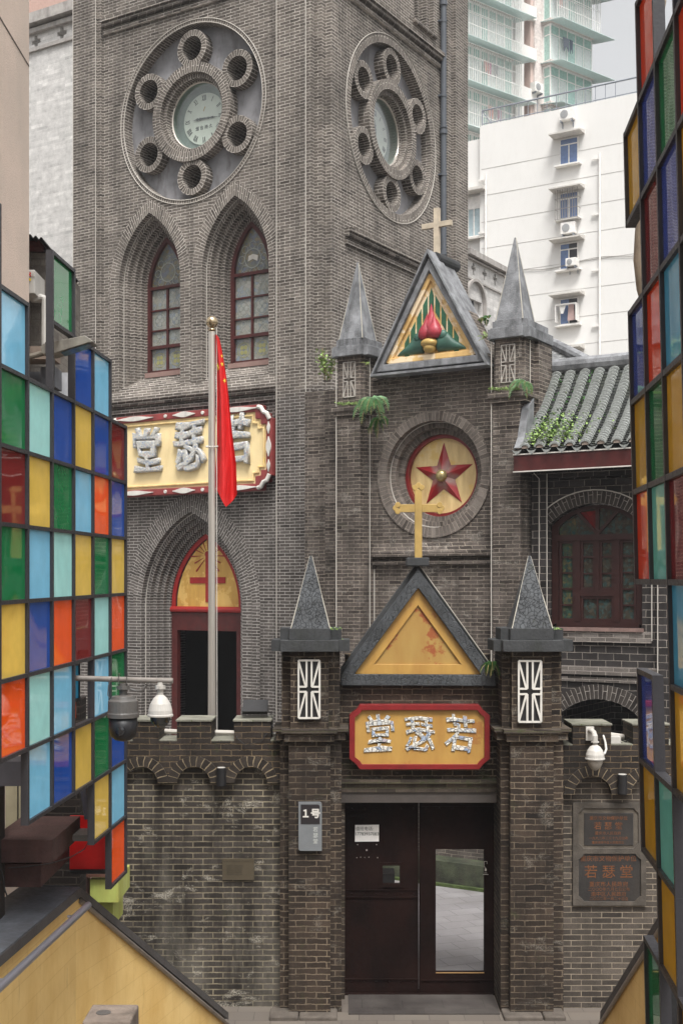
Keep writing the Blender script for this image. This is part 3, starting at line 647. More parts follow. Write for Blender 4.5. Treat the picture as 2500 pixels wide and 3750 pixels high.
def starmat():
    m = NT('star_red_silver'); tc = m.n('ShaderNodeTexCoord').outputs['Object']; sp = m.n('ShaderNodeSeparateXYZ'); m.l(tc, sp.inputs[0])
    dx = m.math('SUBTRACT', sp.outputs[0], cx); dz = m.math('SUBTRACT', sp.outputs[2], cz)
    r_ = m.math('SQRT', m.math('ADD', m.math('MULTIPLY', dx, dx), m.math('MULTIPLY', dz, dz)))
    th = m.math('ARCTAN2', dz, dx); n = m.noise(tc, 9, 3)
    # silver-grey paint along each ray's left half, red toward edges
    q = m.math('FRACT', m.math('DIVIDE', m.math('ADD', th, R(90+36)), R(72)))      # 0..1 in each ray, .5 on the ridge
    e = m.math('MULTIPLY', m.math('ABSOLUTE', m.math('SUBTRACT', q, .5)), 2)
    ed = m.math('MULTIPLY', e, m.rng(r_, .1, .6, .55, 3.2))
    f = m.math('SUBTRACT', 1, m.rng(ed, .5, 1.15), clamp=True); f = m.math('MULTIPLY', f, m.rng(n.outputs[0], .3, .7, .45, 1))
    m.l(m.mix(m.math('MULTIPLY', f, .9), lin('#961c20'), lin('#8c7d74')), m.p.inputs['Base Color']); m.p.inputs['Roughness'].default_value = .4; return m.m
obj('star', st, starmat(), md)
bo = MB(); bo.smooth = True; bo.lathe([(.11, -.0), (.108, -.03), (.09, -.07), (.05, -.1), (.01, -.108)], (cx, PW+.33, cz), 20, 'y'); obj('boss', bo, plain('brass_boss', '#a8996c', .35, .6), md)
# string course, sloped ledge
b = MB(); b.box(2.35, 4.84, PW-.12, PW+.02, 5.72, 5.79); b.box(2.35, 4.84, PW-.08, PW+.02, 5.58, 5.64); b.plate([(5.79, PW-.1), (5.98, PW+.01), (5.79, PW+.01)], [], 2.35, 4.84, lambda a, b_, d: (d, b_, a)); Q('string_course', b, M['porch'])
# gable
Gx, Gz = 3.62, 10.96
fr = MB(); tri = lambda e: [(Gx-1.07-e*.9, 9.04-e*.35), (Gx+1.07+e*.9, 9.04-e*.35), (Gx, Gz+e*1.1)]
tri_in = [(Gx-.91, 9.16), (Gx+.91, 9.16), (Gx, 10.74)]
fr.plate(tri(0), [tri_in], PW-.3, PW-.05); gb = Q('gable_frame', fr, M['cement'], bevel=.01)
b = MB(); b.band([(2.52, 9.0), (4.72, 9.0), (Gx, 11.03)], [(2.46, 8.96), (4.78, 8.96), (Gx, 11.1)], PW-.36, PW+.1, closed=True); obj('drip_edge', b, M['cement'], gb)
b = MB(); o_ = [(2.40, 9.0), (Gx, 11.2), (4.80, 9.0)]
b.plate([(2.52, 9.0), (Gx, 11.04), (4.72, 9.0), (4.58, 9.0), (Gx, 10.82), (2.66, 9.0)], [], PW+.1, PW+.6); obj('gable_roof', b, M['cement'], gb, bevel=.015)
b = MB(); b.tube([(Gx, PW-.05, 11.0), (Gx, PW+.75, 11.02)], .11, 14); obj('ridge_tile', b, M['cement_d'], gb)
obj('gold_field', MB().plate([(2.7, 9.15), (4.64, 9.15), (Gx, 10.85)], [], PW-.19, PW-.1), M['gold_rough'], gb)
b = MB(); b.box(Gx-.84, Gx+.84, PW-.25, PW-.18, 9.17, 9.27)
b.bar((Gx-.87, 9.19), (Gx, 10.68), .11, PW-.24, PW-.18); b.bar((Gx+.87, 9.19), (Gx, 10.68), .11, PW-.241, PW-.18); obj('cream_rim', b, M['gold_rough'], gb, bevel=.01)
def zr_(dx): return 10.5-1.72*abs(dx)
for k in range(7):
    for sg_ in ((-1, 1) if k else (0,)):
        xc = Gx+sg_*.122*k; w_ = .046; zt_ = zr_(.122*k+.03); zb_ = max(9.28, zt_-(.34 if k < 5 else .5))
        f1, f2 = (zr_(xc-w_-Gx)-.06, zr_(xc+w_-Gx)-.06); q = MB()
        if min(f1, f2) < zb_+.04: continue
        lo1, lo2 = (zb_, zb_) if zb_ == 9.28 else (f1-.3, f2-.3)
        if k == 0: pts_ = [(xc-w_, f1-.06), (xc-w_, f1-.38), (xc, f1-.27), (xc+w_, f2-.38), (xc+w_, f2-.06), (xc, zr_(0)-.05)]
        else: pts_ = [(xc-w_, f1), (xc-w_, lo1), (xc+w_, lo2), (xc+w_, f2)]
        q.plate(pts_, [], PW-.197, PW-.17); obj('green_stripe', q, M['green'], gb)
def blob(mb, c, rx, ry, rz, n=14, m=10, tilt=0):
    vs = []
    for i in range(m+1):
        p = math.pi*i/m-math.pi/2
        for k in range(n):
            a = 2*math.pi*k/n; x, y, z = rx*math.cos(p)*math.cos(a), ry*math.cos(p)*math.sin(a), rz*math.sin(p)
            vs.append((c[0]+x*math.cos(tilt)-z*math.sin(tilt), c[1]+y, c[2]+x*math.sin(tilt)+z*math.cos(tilt)))
    mb.add(vs, [(i*n+k, i*n+(k+1) % n, (i+1)*n+(k+1) % n, (i+1)*n+k) for i in range(m) for k in range(n)])
def bud(prof, cx, y, d, lean=0, n=18):
    vs = []; z0_, z1_ = prof[0][1], prof[-1][1]
    for r_, z in prof:
        for k in range(n): a = 2*math.pi*k/n; vs.append((cx+lean*((z-z0_)/(z1_-z0_))**2+r_*math.cos(a), y+d*r_*math.sin(a), z))
    b_ = MB(); b_.smooth = True; m = len(prof); b_.add(vs, [(i*n+k, i*n+(k+1) % n, (i+1)*n+(k+1) % n, (i+1)*n+k) for i in range(m-1) for k in range(n)]+[tuple(range(n))]); return b_
yy = PW-.2; PR = [(.05, 9.53), (.13, 9.55), (.185, 9.61), (.2, 9.69), (.18, 9.77), (.13, 9.85), (.075, 9.92), (.045, 10.02), (.003, 10.17)]
red = obj('red_flower', bud(PR, Gx+.0, yy, .7), M['flower_red'], gb)
for cx_, sc_, dz_, ln_ in ((Gx-.095, .62, -.0, .06), (Gx+.1, .74, .0, -.02)):
    obj('petal', bud([(r_*sc_, 9.52+(z-9.52)*.72+dz_) for r_, z in PR], cx_, yy-.07, .8, ln_), M['flower_red'], red)
b = MB(); b.smooth = True; blob(b, (Gx-.0, yy-.06, 9.46), .17, .13, .09); blob(b, (Gx-.0, yy-.05, 9.38), .12, .12, .1); obj('gold_bulb', b, M['gold'], gb)
for sg_ in (-1, 1):
    b = MB(); b.smooth = True; n_ = 16; mm = 14; vs = []
    for i in range(mm+1):       # a leaf that rises to a rounded shoulder and trails down to the corner
        t_ = i/mm; xx = .14+.54*t_; hh = .38*(1-t_)**.85*(1-.25*math.cos(t_*9)*(1-t_))+.02; dd = .1*(1-t_)**.6+.015
        for k in range(n_): a = 2*math.pi*k/n_; vs.append((Gx+sg_*xx, yy+.02+dd*math.sin(a), 9.3+hh/2+hh/2*math.cos(a)))
    b.add(vs, [(i*n_+k, i*n_+(k+1) % n_, (i+1)*n_+(k+1) % n_, (i+1)*n_+k) for i in range(mm) for k in range(n_)]+[tuple(range(n_))]); blob(b, (Gx+sg_*.23, yy-.02, 9.58), .1, .08, .1)
    obj('green_leaf', b, M['flower_green'], gb)
b = MB(); yc = PW+.02; bx = .05
b.box(Gx-bx, Gx+bx, yc-.04, yc+.04, 11.0, 11.9); b.box(Gx-.29, Gx-bx, yc-.038, yc+.038, 11.56, 11.65); b.box(Gx+bx, Gx+.29, yc-.038, yc+.038, 11.56, 11.65)
obj('roof_cross', b, plain('weathered_gold_cross', '#b3a692', .7, var=.2), gb)
for x, y, z0_, z1_ in ((1.73, -2.36, 0, 9.35), (2.3, -2.12, 0, 9.35), (2.36, -2.06, 0, 5.5), (4.83, -2.36, 0, 9.35), (4.86, -2.2, 9.0, 9.3), (5.44, -2.13, 7.9, 9.35)): conduit([(x, y, z0_), (x, y, z1_)], po)
conduit([(5.44, -2.13, 7.9), (5.4, -2.3, 7.75), (5.38, -2.5, 7.5)], po)

# ------------------------------------------------------------------ side hall with tiled roof
HW = -2.0
ha = thing('side_hall', 'black brick hall with tiled roof, red eave board and brown arched window', 'hall building', (TX, TY, 0), -TA)
Hh = lambda n, mb, m, parent=None, **k: obj(n, mb, m, parent or ha, **k)
WC, WHW = 6.53, .72
wa = segarch(WC, WHW+.09, 6.2, .36, 4.5)
la = segarch(6.62, .68, 3.05, .27, 0)
b = MB(); b.plate(rect(5.45, 10.5, 0, 7.25), [wa, la], HW, HW+.12, inner=True)
b.box(5.5, 10.5, 1.5, 1.6, 0, 7.2); b.box(10.4, 10.5, HW+.13, 1.49, 0, 7.2); b.box(5.5, 5.6, HW+.13, 1.45, 0, 7.0)
Hh('wall', b, M['hall'])
b = MB(); b.box(5.45, 5.72, HW-.1, HW-.002, 0, 7.1); b.box(7.62, 7.9, HW-.1, HW-.002, 0, 7.1); Hh('pilaster', b, M['hall'])
b = MB()
for z in (7.0, 6.85): b.box(5.72, 10.4, HW-.05-(z-6.8)*.2, HW-.001, z, z+.1)
Hh('corbel_courses', b, M['hall'])
b = MB(); b.plate([(5.73, 4.44), (7.5, 4.44), (7.5, 4.26), (5.73, 4.26)], [], HW-.06, HW-.001); b.plate(rect(5.73, 7.61, 3.72, 3.86), [], HW-.07, HW-.001); b.plate(rect(5.73, 7.61, 3.6, 3.68), [], HW-.04, HW-.0012); Hh('string_course', b, M['hall_light'])
b = MB(); b.band(segarch(WC, WHW+.09, 6.2, .36, None), segarch(WC, WHW+.09, 6.2, .36, None, e=.2), HW-.03, HW+.1)
Hh('brick_arch', b, M['hall_uv'])
b = MB(); b.band(segarch(6.62, .68, 3.05, .27, None), segarch(6.62, .68, 3.05, .27, None, e=.24), HW-.03, HW+.1); Hh('brick_arch', b, M['hall_uv'])
t = MB(); sa = segarch(WC, WHW+.1, 6.2, .36, None, e=.0); ff = [(x, HW-.05, z+.0) for x, z in segarch(WC, WHW+.1, 6.2, .36, None, e=.22)]
t.tube([(ff[0][0], HW-.05, 4.45)]+ff+[(ff[-1][0], HW-.05, 4.3)], .011, 6); Hh('light_strip', t, M['conduit'])
for x in (5.74, 7.63): conduit([(x, HW-.12, 2.5), (x, HW-.12, 7.08)], ha)
conduit([(5.58, HW-.3, 7.08), (5.6, HW-.12, 7.0), (5.6, HW-.12, 2.5)], ha)
# the window
wd = MB(); d0 = HW+.12; x0, x1 = WC-WHW, WC+WHW; zt = 6.0
arc_o = segarch(WC, WHW+.08, 6.2, .34, 4.5); arc_i = segarch(WC, WHW-.04, 6.18, .3, 4.6)
wd.band(arc_i, arc_o, d0, d0+.12); wd.box(x0, x1, d0+.001, d0+.12, 4.5, 4.6); wd.box(x0, x1, d0-.02, d0+.11, zt-.05, zt+.05)
cols = [x0+.04, x0+.36, x0+.4, WC, x1-.4, x1-.36, x1-.04]
for x in (x0+.38, x1-.38): wd.box(x-.05, x+.05, d0-.01, d0+.1, 4.6, zt-.05)
wd.box(WC-.035, WC+.035, d0-.005, d0+.1, 5.12, zt-.05); wd.box(x0+.43, x1-.43, d0-.008, d0+.1, 5.02, 5.12)
wd.box(WC-.03, WC+.03, d0+.005, d0+.1, zt+.05, 6.5)
wd.bar((WC, zt+.05), (WC-.34, 6.42), .05, d0+.003, d0+.1); wd.bar((WC, zt+.05), (WC+.34, 6.42), .05, d0+.004, d0+.1)
wn = Hh('arched_window', wd, M['brown'])
def sash(xa, xb, za, zb, nx, nz, mat):
    f = MB(); f.plate(rect(xa, xb, za, zb), [rect(xa+.045, xb-.045, za+.045, zb-.045)], d0+.01, d0+.07)
    for i in range(1, nx): x = xa+(xb-xa)*i/nx; f.box(x-.014, x+.014, d0+.018, d0+.06, za+.045, zb-.045)
    for i in range(1, nz): z = za+(zb-za)*i/nz; f.box(xa+.045, xb-.045, d0+.02, d0+.062, z-.014, z+.014)
    obj('sash', f, M['brown'], wn)
    q = MB(); q.box(xa+.04, xb-.04, d0+.045, d0+.05, za+.04, zb-.04); obj('glass_pane', q, M[mat], wn)
sash(x0+.05, x0+.33, 4.6, zt-.05, 1, 5, 'stained_t'); sash(x1-.33, x1-.05, 4.6, zt-.05, 1, 5, 'stained_d')
sash(x0+.43, WC-.035, 5.12, zt-.05, 1, 3, 'stained_d'); sash(WC+.035, x1-.43, 5.12, zt-.05, 1, 3, 'stained_d'); sash(x0+.43, x1-.43, 4.6, 5.02, 2, 1, 'stained_d')
q = MB(); q.plate(segarch(WC, WHW-.02, 6.18, .3, zt), [], d0+.05, d0+.06); obj('glass_pane', q, M['stained_d'], wn)
q = MB(); q.plate([(WC-.03, zt+.05), (WC-.03, 6.45), (WC-.33, 6.42)], [], d0+.045, d0+.049); obj('glass_pane', q, M['stained_r'], wn)
q = MB(); q.plate([(x0+.04, zt+.05), (WC-.36, zt+.05), (WC-.4, 6.35), (x0+.04, 6.15)], [], d0+.045, d0+.049); obj('glass_pane', q, M['stained_t'], wn)
b = MB(); b.box(x0-.1, x1+.12, HW-.09, HW+.12, 4.44, 4.5); Hh('sill', b, plain('pink_sill', '#7d665f', .8, dirt=.4))
# eave board, roof
EY, EZ, RY, RZ = -2.62, 7.42, -1.1, 8.98
b = MB(); b.box(5.34, 10.6, EY+.04, EY+.09, 7.1, 7.36); b.box(5.34, 5.39, EY+.1, HW+.3, 7.1, 7.36); Hh('eave_board', b, M['red_dark'])
b = MB(); b.box(5.33, 10.6, EY+.025, EY+.1, 7.365, 7.385); b.box(5.33, 10.6, EY+.025, EY+.1, 7.08, 7.098); Hh('eave_trim', b, M['white'])
b = MB(); b.plate([(EY+.1, 7.2), (EY+.1, 7.38), (RY, RZ-.1), (RY+1.6, 7.4), (RY+1.6, 7.2)], [], 5.4, 10.5, lambda a, b_, d: (d, a, b_)); Hh('roof_deck', b, M['cement_d'])
def slope(s):       # s 0 at eave .. 1 at ridge, slightly sagging
    return EY+(RY-EY)*s, EZ+(RZ-EZ)*s-.1*math.sin(math.pi*s)
def rooftiles(xa, xb, pitch):
    b = MB(); rim = MB(); n = 32; k = int((xb-xa)/pitch)
    for c_ in range(k):
        xc = xa+pitch*(c_+.5); r_ = pitch*.36
        for i in range(n):
            s0, s1 = i/n-.004, (i+1)/n+.012; j = random.uniform(-.004, .004); jz = random.uniform(0, .006)
            (ya, za), (yb, zb) = slope(s0), slope(min(s1, 1))
            vs = []
            for (y, z, lift) in ((ya, za, .04+jz), (yb, zb, .0)):
                for q in range(9):
                    a = math.pi*q/8; vs.append((xc+j+r_*math.cos(a), y, z+.02+lift+r_*.8*math.sin(a)))
            o = [(q, q+1, q+10, q+9) for q in range(8)]
            b.add(vs, o)
            fwd = [(x, y-.004, z+.003) for x, y, z in vs[:9]]; lip = [(xc+j+(r_-.024)*math.cos(math.pi*q/8), ya-.004, za+.02+.03+jz+(r_*.8-.024)*math.sin(math.pi*q/8)) for q in range(9)]
            bk = [(x, y+.02, z+.009) for x, y, z in fwd]
            rim.add(fwd+lip, [(q, q+1, q+10, q+9) for q in range(8)]); rim.add(bk+fwd, [(q, q+1, q+10, q+9) for q in range(8)])
    return b, rim
def troughs(xa, xb, pitch):
    b = MB(); n = 30; k = int((xb-xa)/pitch)
    for c_ in range(k+1):
        xc = xa+pitch*c_; r_ = pitch*.3
        for i in range(n):
            (ya, za), (yb, zb) = slope(i/n), slope((i+1)/n+.012 if i < n-1 else 1)
            vs = [(xc+r_*math.cos(math.pi+math.pi*q/6), y, z+.035+l+r_*.5*math.sin(math.pi+math.pi*q/6)) for y, z, l in ((ya, za, .03), (yb, zb, 0)) for q in range(7)]
            b.add(vs, [(q, q+1, q+8, q+7) for q in range(6)])
    return b
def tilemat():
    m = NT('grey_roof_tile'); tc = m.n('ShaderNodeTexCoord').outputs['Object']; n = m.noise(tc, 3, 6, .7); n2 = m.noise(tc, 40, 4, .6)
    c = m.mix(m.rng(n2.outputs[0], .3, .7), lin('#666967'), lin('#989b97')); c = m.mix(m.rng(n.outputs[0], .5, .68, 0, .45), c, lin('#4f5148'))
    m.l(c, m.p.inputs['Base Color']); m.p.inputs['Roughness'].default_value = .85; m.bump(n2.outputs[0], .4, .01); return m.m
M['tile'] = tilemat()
PT = .262
ct_, cr_ = rooftiles(5.42, 9.6, PT); M['tile_shade'] = plain('shade_dark_tile', '#343634', .9, var=.4, scale=9, dirt=.4, dirtc='#3c4426'); ct_ = Hh('cover_tiles', ct_, M['tile_shade']); obj('tile_rims', cr_, M['tile'], ct_); Hh('trough_tiles', troughs(5.42, 9.6, PT), M['tile_shade'])  # tile bodies coloured dark to imitate the shadow under each pale lip
b = MB()
for c_ in range(16):
    xc = 5.42+PT*(c_+.5)
    b.plate([(xc+.062*math.cos(math.pi*q/8), EZ+.045+.055*math.sin(math.pi*q/8)) for q in range(9)], [], EY+.005, EY+.04)
Hh('tile_ends', b, plain('plaster_plug', '#93857a', .9))
b = MB()
for c_ in range(16):
    xc = 5.42+PT*c_
    b.plate([(xc-.085, EZ+.03), (xc-.05, EZ-.02), (xc-.02, EZ-.045), (xc, EZ-.065), (xc+.02, EZ-.045), (xc+.05, EZ-.02), (xc+.085, EZ+.03), (xc+.05, EZ+.01), (xc, EZ), (xc-.05, EZ+.01)], [], EY-.03, EY-.01)
Hh('drip_tiles', b, M['tile'])
b = MB(); b.tube([(5.4, RY, RZ+.06), (7.5, RY, RZ+.05), (9.6, RY, RZ+.08)], .15, 12); Hh('ridge', b, M['cement'])
b = MB(); b.plate([(EY-.02, EZ+.06), (EY+.5, EZ+.5), (EY+.52, EZ+.95), (EY+.3, EZ+.75), (EY+.12, EZ+.25)], [], 5.37, 5.5, lambda a, b_, d: (d, a, b_)); Hh('flashing', b, M['cement'])
# ------------------------------------------------------------------ courtyard and lane
def paving(name, c1, c2, mort, bw, rh, rot=0, ms=.004, rough=.6, squash=1):
    m = NT(name); tc = m.n('ShaderNodeTexCoord').outputs['Object']; mp = m.n('ShaderNodeMapping'); m.l(tc, mp.inputs[0]); mp.inputs['Rotation'].default_value = (0, 0, rot)
    br = m.n('ShaderNodeTexBrick'); m.l(mp.outputs[0], br.inputs['Vector']); br.inputs['Scale'].default_value = 1; br.inputs['Brick Width'].default_value = bw
    br.inputs['Row Height'].default_value = rh; br.inputs['Mortar Size'].default_value = ms; br.inputs['Color1'].default_value = lin(c1); br.inputs['Color2'].default_value = lin(c2); br.inputs['Mortar'].default_value = lin(mort)
    n = m.noise(tc, 2, 6, .7); n2 = m.noise(tc, 60, 3)
    c = m.mix(m.rng(n.outputs[0], .35, .7, 0, .45), br.outputs['Color'], lin('#5d5853'))
    m.l(c, m.p.inputs['Base Color']); m.p.inputs['Roughness'].default_value = rough
    m.bump(m.math('ADD', m.math('SUBTRACT', 1, br.outputs['Fac']), m.math('MULTIPLY', n2.outputs[0], .2)), .5, .006); return m.m
b = MB(); b.box(-60, 60, -30, 200, -.3, -.004)
g = obj('ground', b, plain('distant_ground', '#6d6862', .9)); g['kind'] = 'structure'
b = MB(); b.box(-6, 8, 4, 16.0, -.2, 0.0); g = obj('lane_paving', b, paving('lane_paving', '#6a6259', '#5a524b', '#37322d', .42, .3)); g['kind'] = 'structure'
b = MB(); b.box(-14, 18, 16.0, 30, -.2, 0.001); g = obj('courtyard_paving', b, paving('court_paving', '#8f8b8c', '#827e80', '#565354', .5, .34, R(-20), .006, .35)); g['kind'] = 'structure'
# ------------------------------------------------------------------ gateway (built in world metres, moved to its thing's origin)
def objw(name, mb, mat, root, parent=None, **k):
    l = root.location; mb.v = [(x-l.x, y-l.y, z-l.z) for x, y, z in mb.v]
    return obj(name, mb, mat, parent or root, **k)
YP, YS, YM, YD = 15.15, 15.3, 15.72, 15.98       # pillar faces, pillar side strips, centre wall, door
ga = thing('gateway', 'dark brick gateway with two spired pillars, black-framed yellow pediment and iron doors', 'gateway', (1.0, 15.6, 0))
def pillar(xf0, xf1, xs0, xs1, lat, spx):
    X = lambda px, Y=YP: gx(px, Y); Z = lambda py, Y=YP: gz(py, Y)
    b = MB(); a0, a1 = X(xf0), X(xf1); s0, s1 = X(xs0, YS), X(xs1, YS); yb = 16.05
    def cross(z0, z1, e=0): b.prism([(a0-e, YP-e), (a1+e, YP-e), (a1+e, YS-e), (s1+e, YS-e), (s1+e, yb), (s0-e, yb), (s0-e, YS-e), (a0-e, YS-e)], z0, z1)
    zl = gz(2672, YP)
    cross(0, zl-.14); cross(zl-.139, zl-.04, .05); cross(zl+.001, gz(2386, YP)-.0, -.02)
    p = objw('pillar', b, M['gate'], ga)
    b = MB(); cross(zl-.039, zl, .085); objw('ledge', b, M['gate_moss'], ga, p)
    b = MB(); cross(0, .05, .04); b2 = MB()
    c = MB(); n = .12; e1, e2 = .1, .03
    def cap(z0, z1, e): c.prism([(a0-e, YP-e), (a1+e, YP-e), (a1+e, YS-e), (s1+e, YS-e), (s1+e, yb-.25), (a1+e, yb-.25), (a1+e, yb-.08), (a0-e, yb-.08), (a0-e, yb-.25), (s0-e, yb-.25), (s0-e, YS-e), (a0-e, YS-e)], z0, z1)
    zc = gz(2386, YP); cap(zc, zc+.135, .1); cap(zc+.135, gz(2302, YP), .0)
    objw('cap', c, M['cement_d'], ga, p, bevel=.008)
    s = MB(); xm = (a0+a1)/2+.01; hw = (a1-a0)/2-.015; zt = gz(2302, YP)
    s.pyramid(xm-hw, xm+hw, YP+.03, YP+.03+2*hw, zt, gz(2035, YP+.25), .012); objw('spire', s, M['crack'], ga, p)
    e = MB()
    for sx in (-1, 1): e.tube([(xm+sx*hw, YP+.03, zt), (xm+sx*.012, YP+.03+hw, gz(2036, YP+.25))], .007, 5)
    objw('edge_strip', e, M['lead_strip'], ga, p)
    l = MB(); q = lattice_w(l, X(lat[0]), X(lat[1]), Z(lat[3]), Z(lat[2]), YP+.02, p)
    return p
def lattice_w(_, x0, x1, z0, z1, y, parent):
    l = ga.location
    lattice(x0-l.x, x1-l.x, z0-l.z, z1-l.z, y-l.y-.03, parent)
M['gate_moss'] = brick('mossy_gate_brick', '#2a2420', '#5a5046', '#5d5a45', bw=.25, rh=.07, dark=.5, green=.8)
pillar(1057, 1209, 1025, 1250, (1093, 1170, 2419, 2630), 1142)
pillar(1868, 2026, 1832, 2062, (1898, 1980, 2421, 2644), 1922)
xa, xb = gx(1240, YM), gx(1835, YM)
zl0, zl1 = gz(2899, YM), gz(2939, YM)
b = MB(); b.box(xa, xb, YM, YM+.35, zl0, gz(2505, YM)); b.box(xa, gx(1262, YD), YM+.05, YM+.4, 0, zl0); b.box(gx(1826, YD), xb, YM+.05, YM+.4, 0, zl0); objw('wall', b, M['gate'], ga)
b = MB(); b.box(xa, xb, YM-.09, YM-.003, gz(2866, YM), gz(2852, YM)); b.box(xa, xb, YM-.05, YM-.002, gz(2900, YM), gz(2868, YM)); objw('ledge', b, M['gate_moss'], ga)
b = MB(); b.box(xa, xb, YM-.03, YM+.3, zl1, zl0-.002); objw('lintel', b, M['lintel'], ga)
# pediment
YG = 15.62
X = lambda px, Y=YG: gx(px, Y); Z = lambda py, Y=YG: gz(py, Y)
out = [(X(1247), Z(2511)), (X(1815), Z(2513)), (X(1813), Z(2474)), (X(1531), Z(2084)), (X(1249), Z(2472))]
inn = [(X(1297), Z(2470)), (X(1762), Z(2472)), (X(1531), Z(2153))]
b = MB(); b.plate(out, [inn], YG, YG+.12); pd = objw('pediment', b, M['crack'], ga, bevel=.008)
b = MB(); b.plate([(X(1247), Z(2452)), (X(1531), Z(2058)), (X(1815), Z(2455)), (X(1817), Z(2500)), (X(1531), Z(2095)), (X(1245), Z(2500))], [], YG+.1, YG+.42); objw('coping', b, M['cement_d'], ga, pd)
b = MB(); b.tube([(X(1531), YG+.08, Z(2062)), (X(1812), YG+.08, Z(2455))], .006, 5); objw('edge_strip', b, M['lead_strip'], ga, pd)
inset = [(X(1370), Z(2434)), (X(1690), Z(2435)), (X(1531), Z(2217))]
b = MB(); b.plate(inn, [inset], YG+.06, YG+.09); objw('ochre_frame', b, M['ochre'], ga, pd, bevel=.004)
b = MB(); b.plate([(x, z) for x, z in inn], [], YG+.085, YG+.11); objw('ochre_field', b, M['ochre_rust'], ga, pd)
b = MB(); b.box(X(1262), X(1800), YG+.13, YG+.45, Z(2511), Z(2400)); objw('gable_fill', b, M['gate_dark'], ga, pd)
b = MB(); b.box(X(1489), X(1570), YG-.04, YG+.3, Z(2073), Z(2042)); objw('cross_base', b, M['cement_d'], ga, pd, bevel=.01)
b = MB(); cz_ = Z(1859); cw = .045; cX = X(1533); d = (YG+.08, YG+.15)
b.box(cX-cw, cX+cw, *d, Z(2042), Z(1790)); b.box(X(1462), cX-cw-.001, d[0]+.001, d[1]-.001, Z(1874), Z(1845)); b.box(cX+cw+.001, X(1606), d[0]+.001, d[1]-.001, Z(1874), Z(1845))
def trefoil(c, ax):
    s = .045
    for k, (u, v) in enumerate(((0, 1), (-1, 0), (1, 0))):
        dx, dz = (u*s*.9, v*s*.6) if ax == 'z' else (v*s*.6*(1 if c[0] > cX else -1), u*s*.9)
        b.plate(circ(c[0]+dx, c[1]+dz, s*.78, 14), [], d[0]-.002-k*.002, d[1]+.002+k*.002)
trefoil((cX, Z(1783)), 'z'); trefoil((X(1457), cz_), 'x'); trefoil((X(1611), cz_), 'x')
objw('gilded_cross', b, M['gold'], ga, pd, bevel=.004)
# doors
b = MB(); x0, xm, x1 = gx(1262, YD), gx(1533, YD), gx(1826, YD); z1 = zl1; D0, D1 = YD, YD+.06
hx0, hx1, hz0, hz1 = gx(1401, YD), gx(1463, YD), gz(3238, YD), gz(3170, YD)
b.plate(rect(x0, xm-.004, .02, z1), [rect(hx0, hx1, hz0, hz1)], D0, D1)
d1_ = objw('door_leaf', b, M['door'], ga)
b = MB(); b.plate(rect(hx0-.04, hx1+.04, hz0-.04, hz1+.04), [rect(hx0, hx1, hz0, hz1)], D0-.02, D0-.001); b.box(x0+.01, xm-.01, D0-.012, D0-.001, gz(3290, YD), gz(3284, YD)); b.box(x0+.01, xm-.01, D0-.012, D0-.001, gz(3262, YD), gz(3258, YD)); b.box(x0, xm-.01, D0-.014, D0-.001, gz(3590, YD), gz(3584, YD)); b.box(xm-.012, xm-.005, D0-.02, D0-.001, .03, z1-.01)
objw('door_frame', b, M['door'], ga, d1_)
b = MB(); b.box(hx0-.02, hx1-.06, D0+.07, D0+.4, hz0-.1, hz0+.11); objw('hatch_bracket', b, M['black'], ga, d1_)
ox0, ox1, oz0, oz1 = gx(1595, YD), gx(1772, YD), gz(3561, YD), gz(3111, YD)
b = MB(); b.plate(rect(xm+.004, x1, .02, z1), [rect(ox0, ox1, oz0, oz1)], D0, D1); d2_ = objw('door_leaf', b, M['door'], ga)
b = MB(); b.box(xm+.03, x1-.01, D0-.014, D0-.001, gz(3593, YD), gz(3587, YD)); b.box(xm+.02, xm+.03, D0-.012, D0-.001, .03, z1-.01); b.box(xm+.03, x1-.01, D0-.012, D0-.001, z1-.1, z1-.095)
objw('door_frame', b, M['door'], ga, d2_)
b = MB(); b.plate(rect(ox0, ox1, oz0, oz1), [], D0+.03, D0+.035, back=False, inner=False); objw('door_pane', b, clearpane('door_glass', (.93, .94, .94, 1), .02), ga, d2_)
b = MB(); b.bar((ox0-.0, oz0-.01), (ox1, oz0-.01), .012, D0-.004, D0+.0); objw('bare_edge', b, plain('bare_wood_edge', '#9a7a50', .8), ga, d2_)
for leaf, L0, L1 in ((d1_, x0, xm), (d2_, xm, x1)):
    for zz in (3275,)*(leaf is d1_)+(3597, 2962):
        for i in range(6):
            xx = L0+.09+(L1-L0-.16)*i/5
            if leaf is d2_ and zz == 3275: continue
            rb = MB(); rb.smooth = True; rb.lathe([(.013, 0), (.011, -.006), (.004, -.01)], (xx, D0-.001, gz(zz, YD)), 8, 'y'); objw('rivet', rb, M['door'], ga, leaf)
b = MB(); kx, kz = gx(1777, YD), gz(3165, YD)
for (a0, a1, c0, c1) in ((-.02, .02, .03, .034), (-.02, -.016, -.04, .034), (-.02, -.004, -.04, -.036), (.016, .02, .0, .034), (-.01, .012, -.09, -.06), (-.004, .002, -.06, -.045), (-.02, .02, -.115, -.112), (-.03, .035, -.135, -.131)): b.box(kx+a0, kx+a1, D0-.004, D0-.001, kz+c0, kz+c1)
objw('push_sign', b, M['white_worn'], ga, d2_)
b = MB(); b.box(x0-.05, x1+.05, YD-.05, YD+.15, -.01, .018); objw('threshold', b, M['door'], ga)
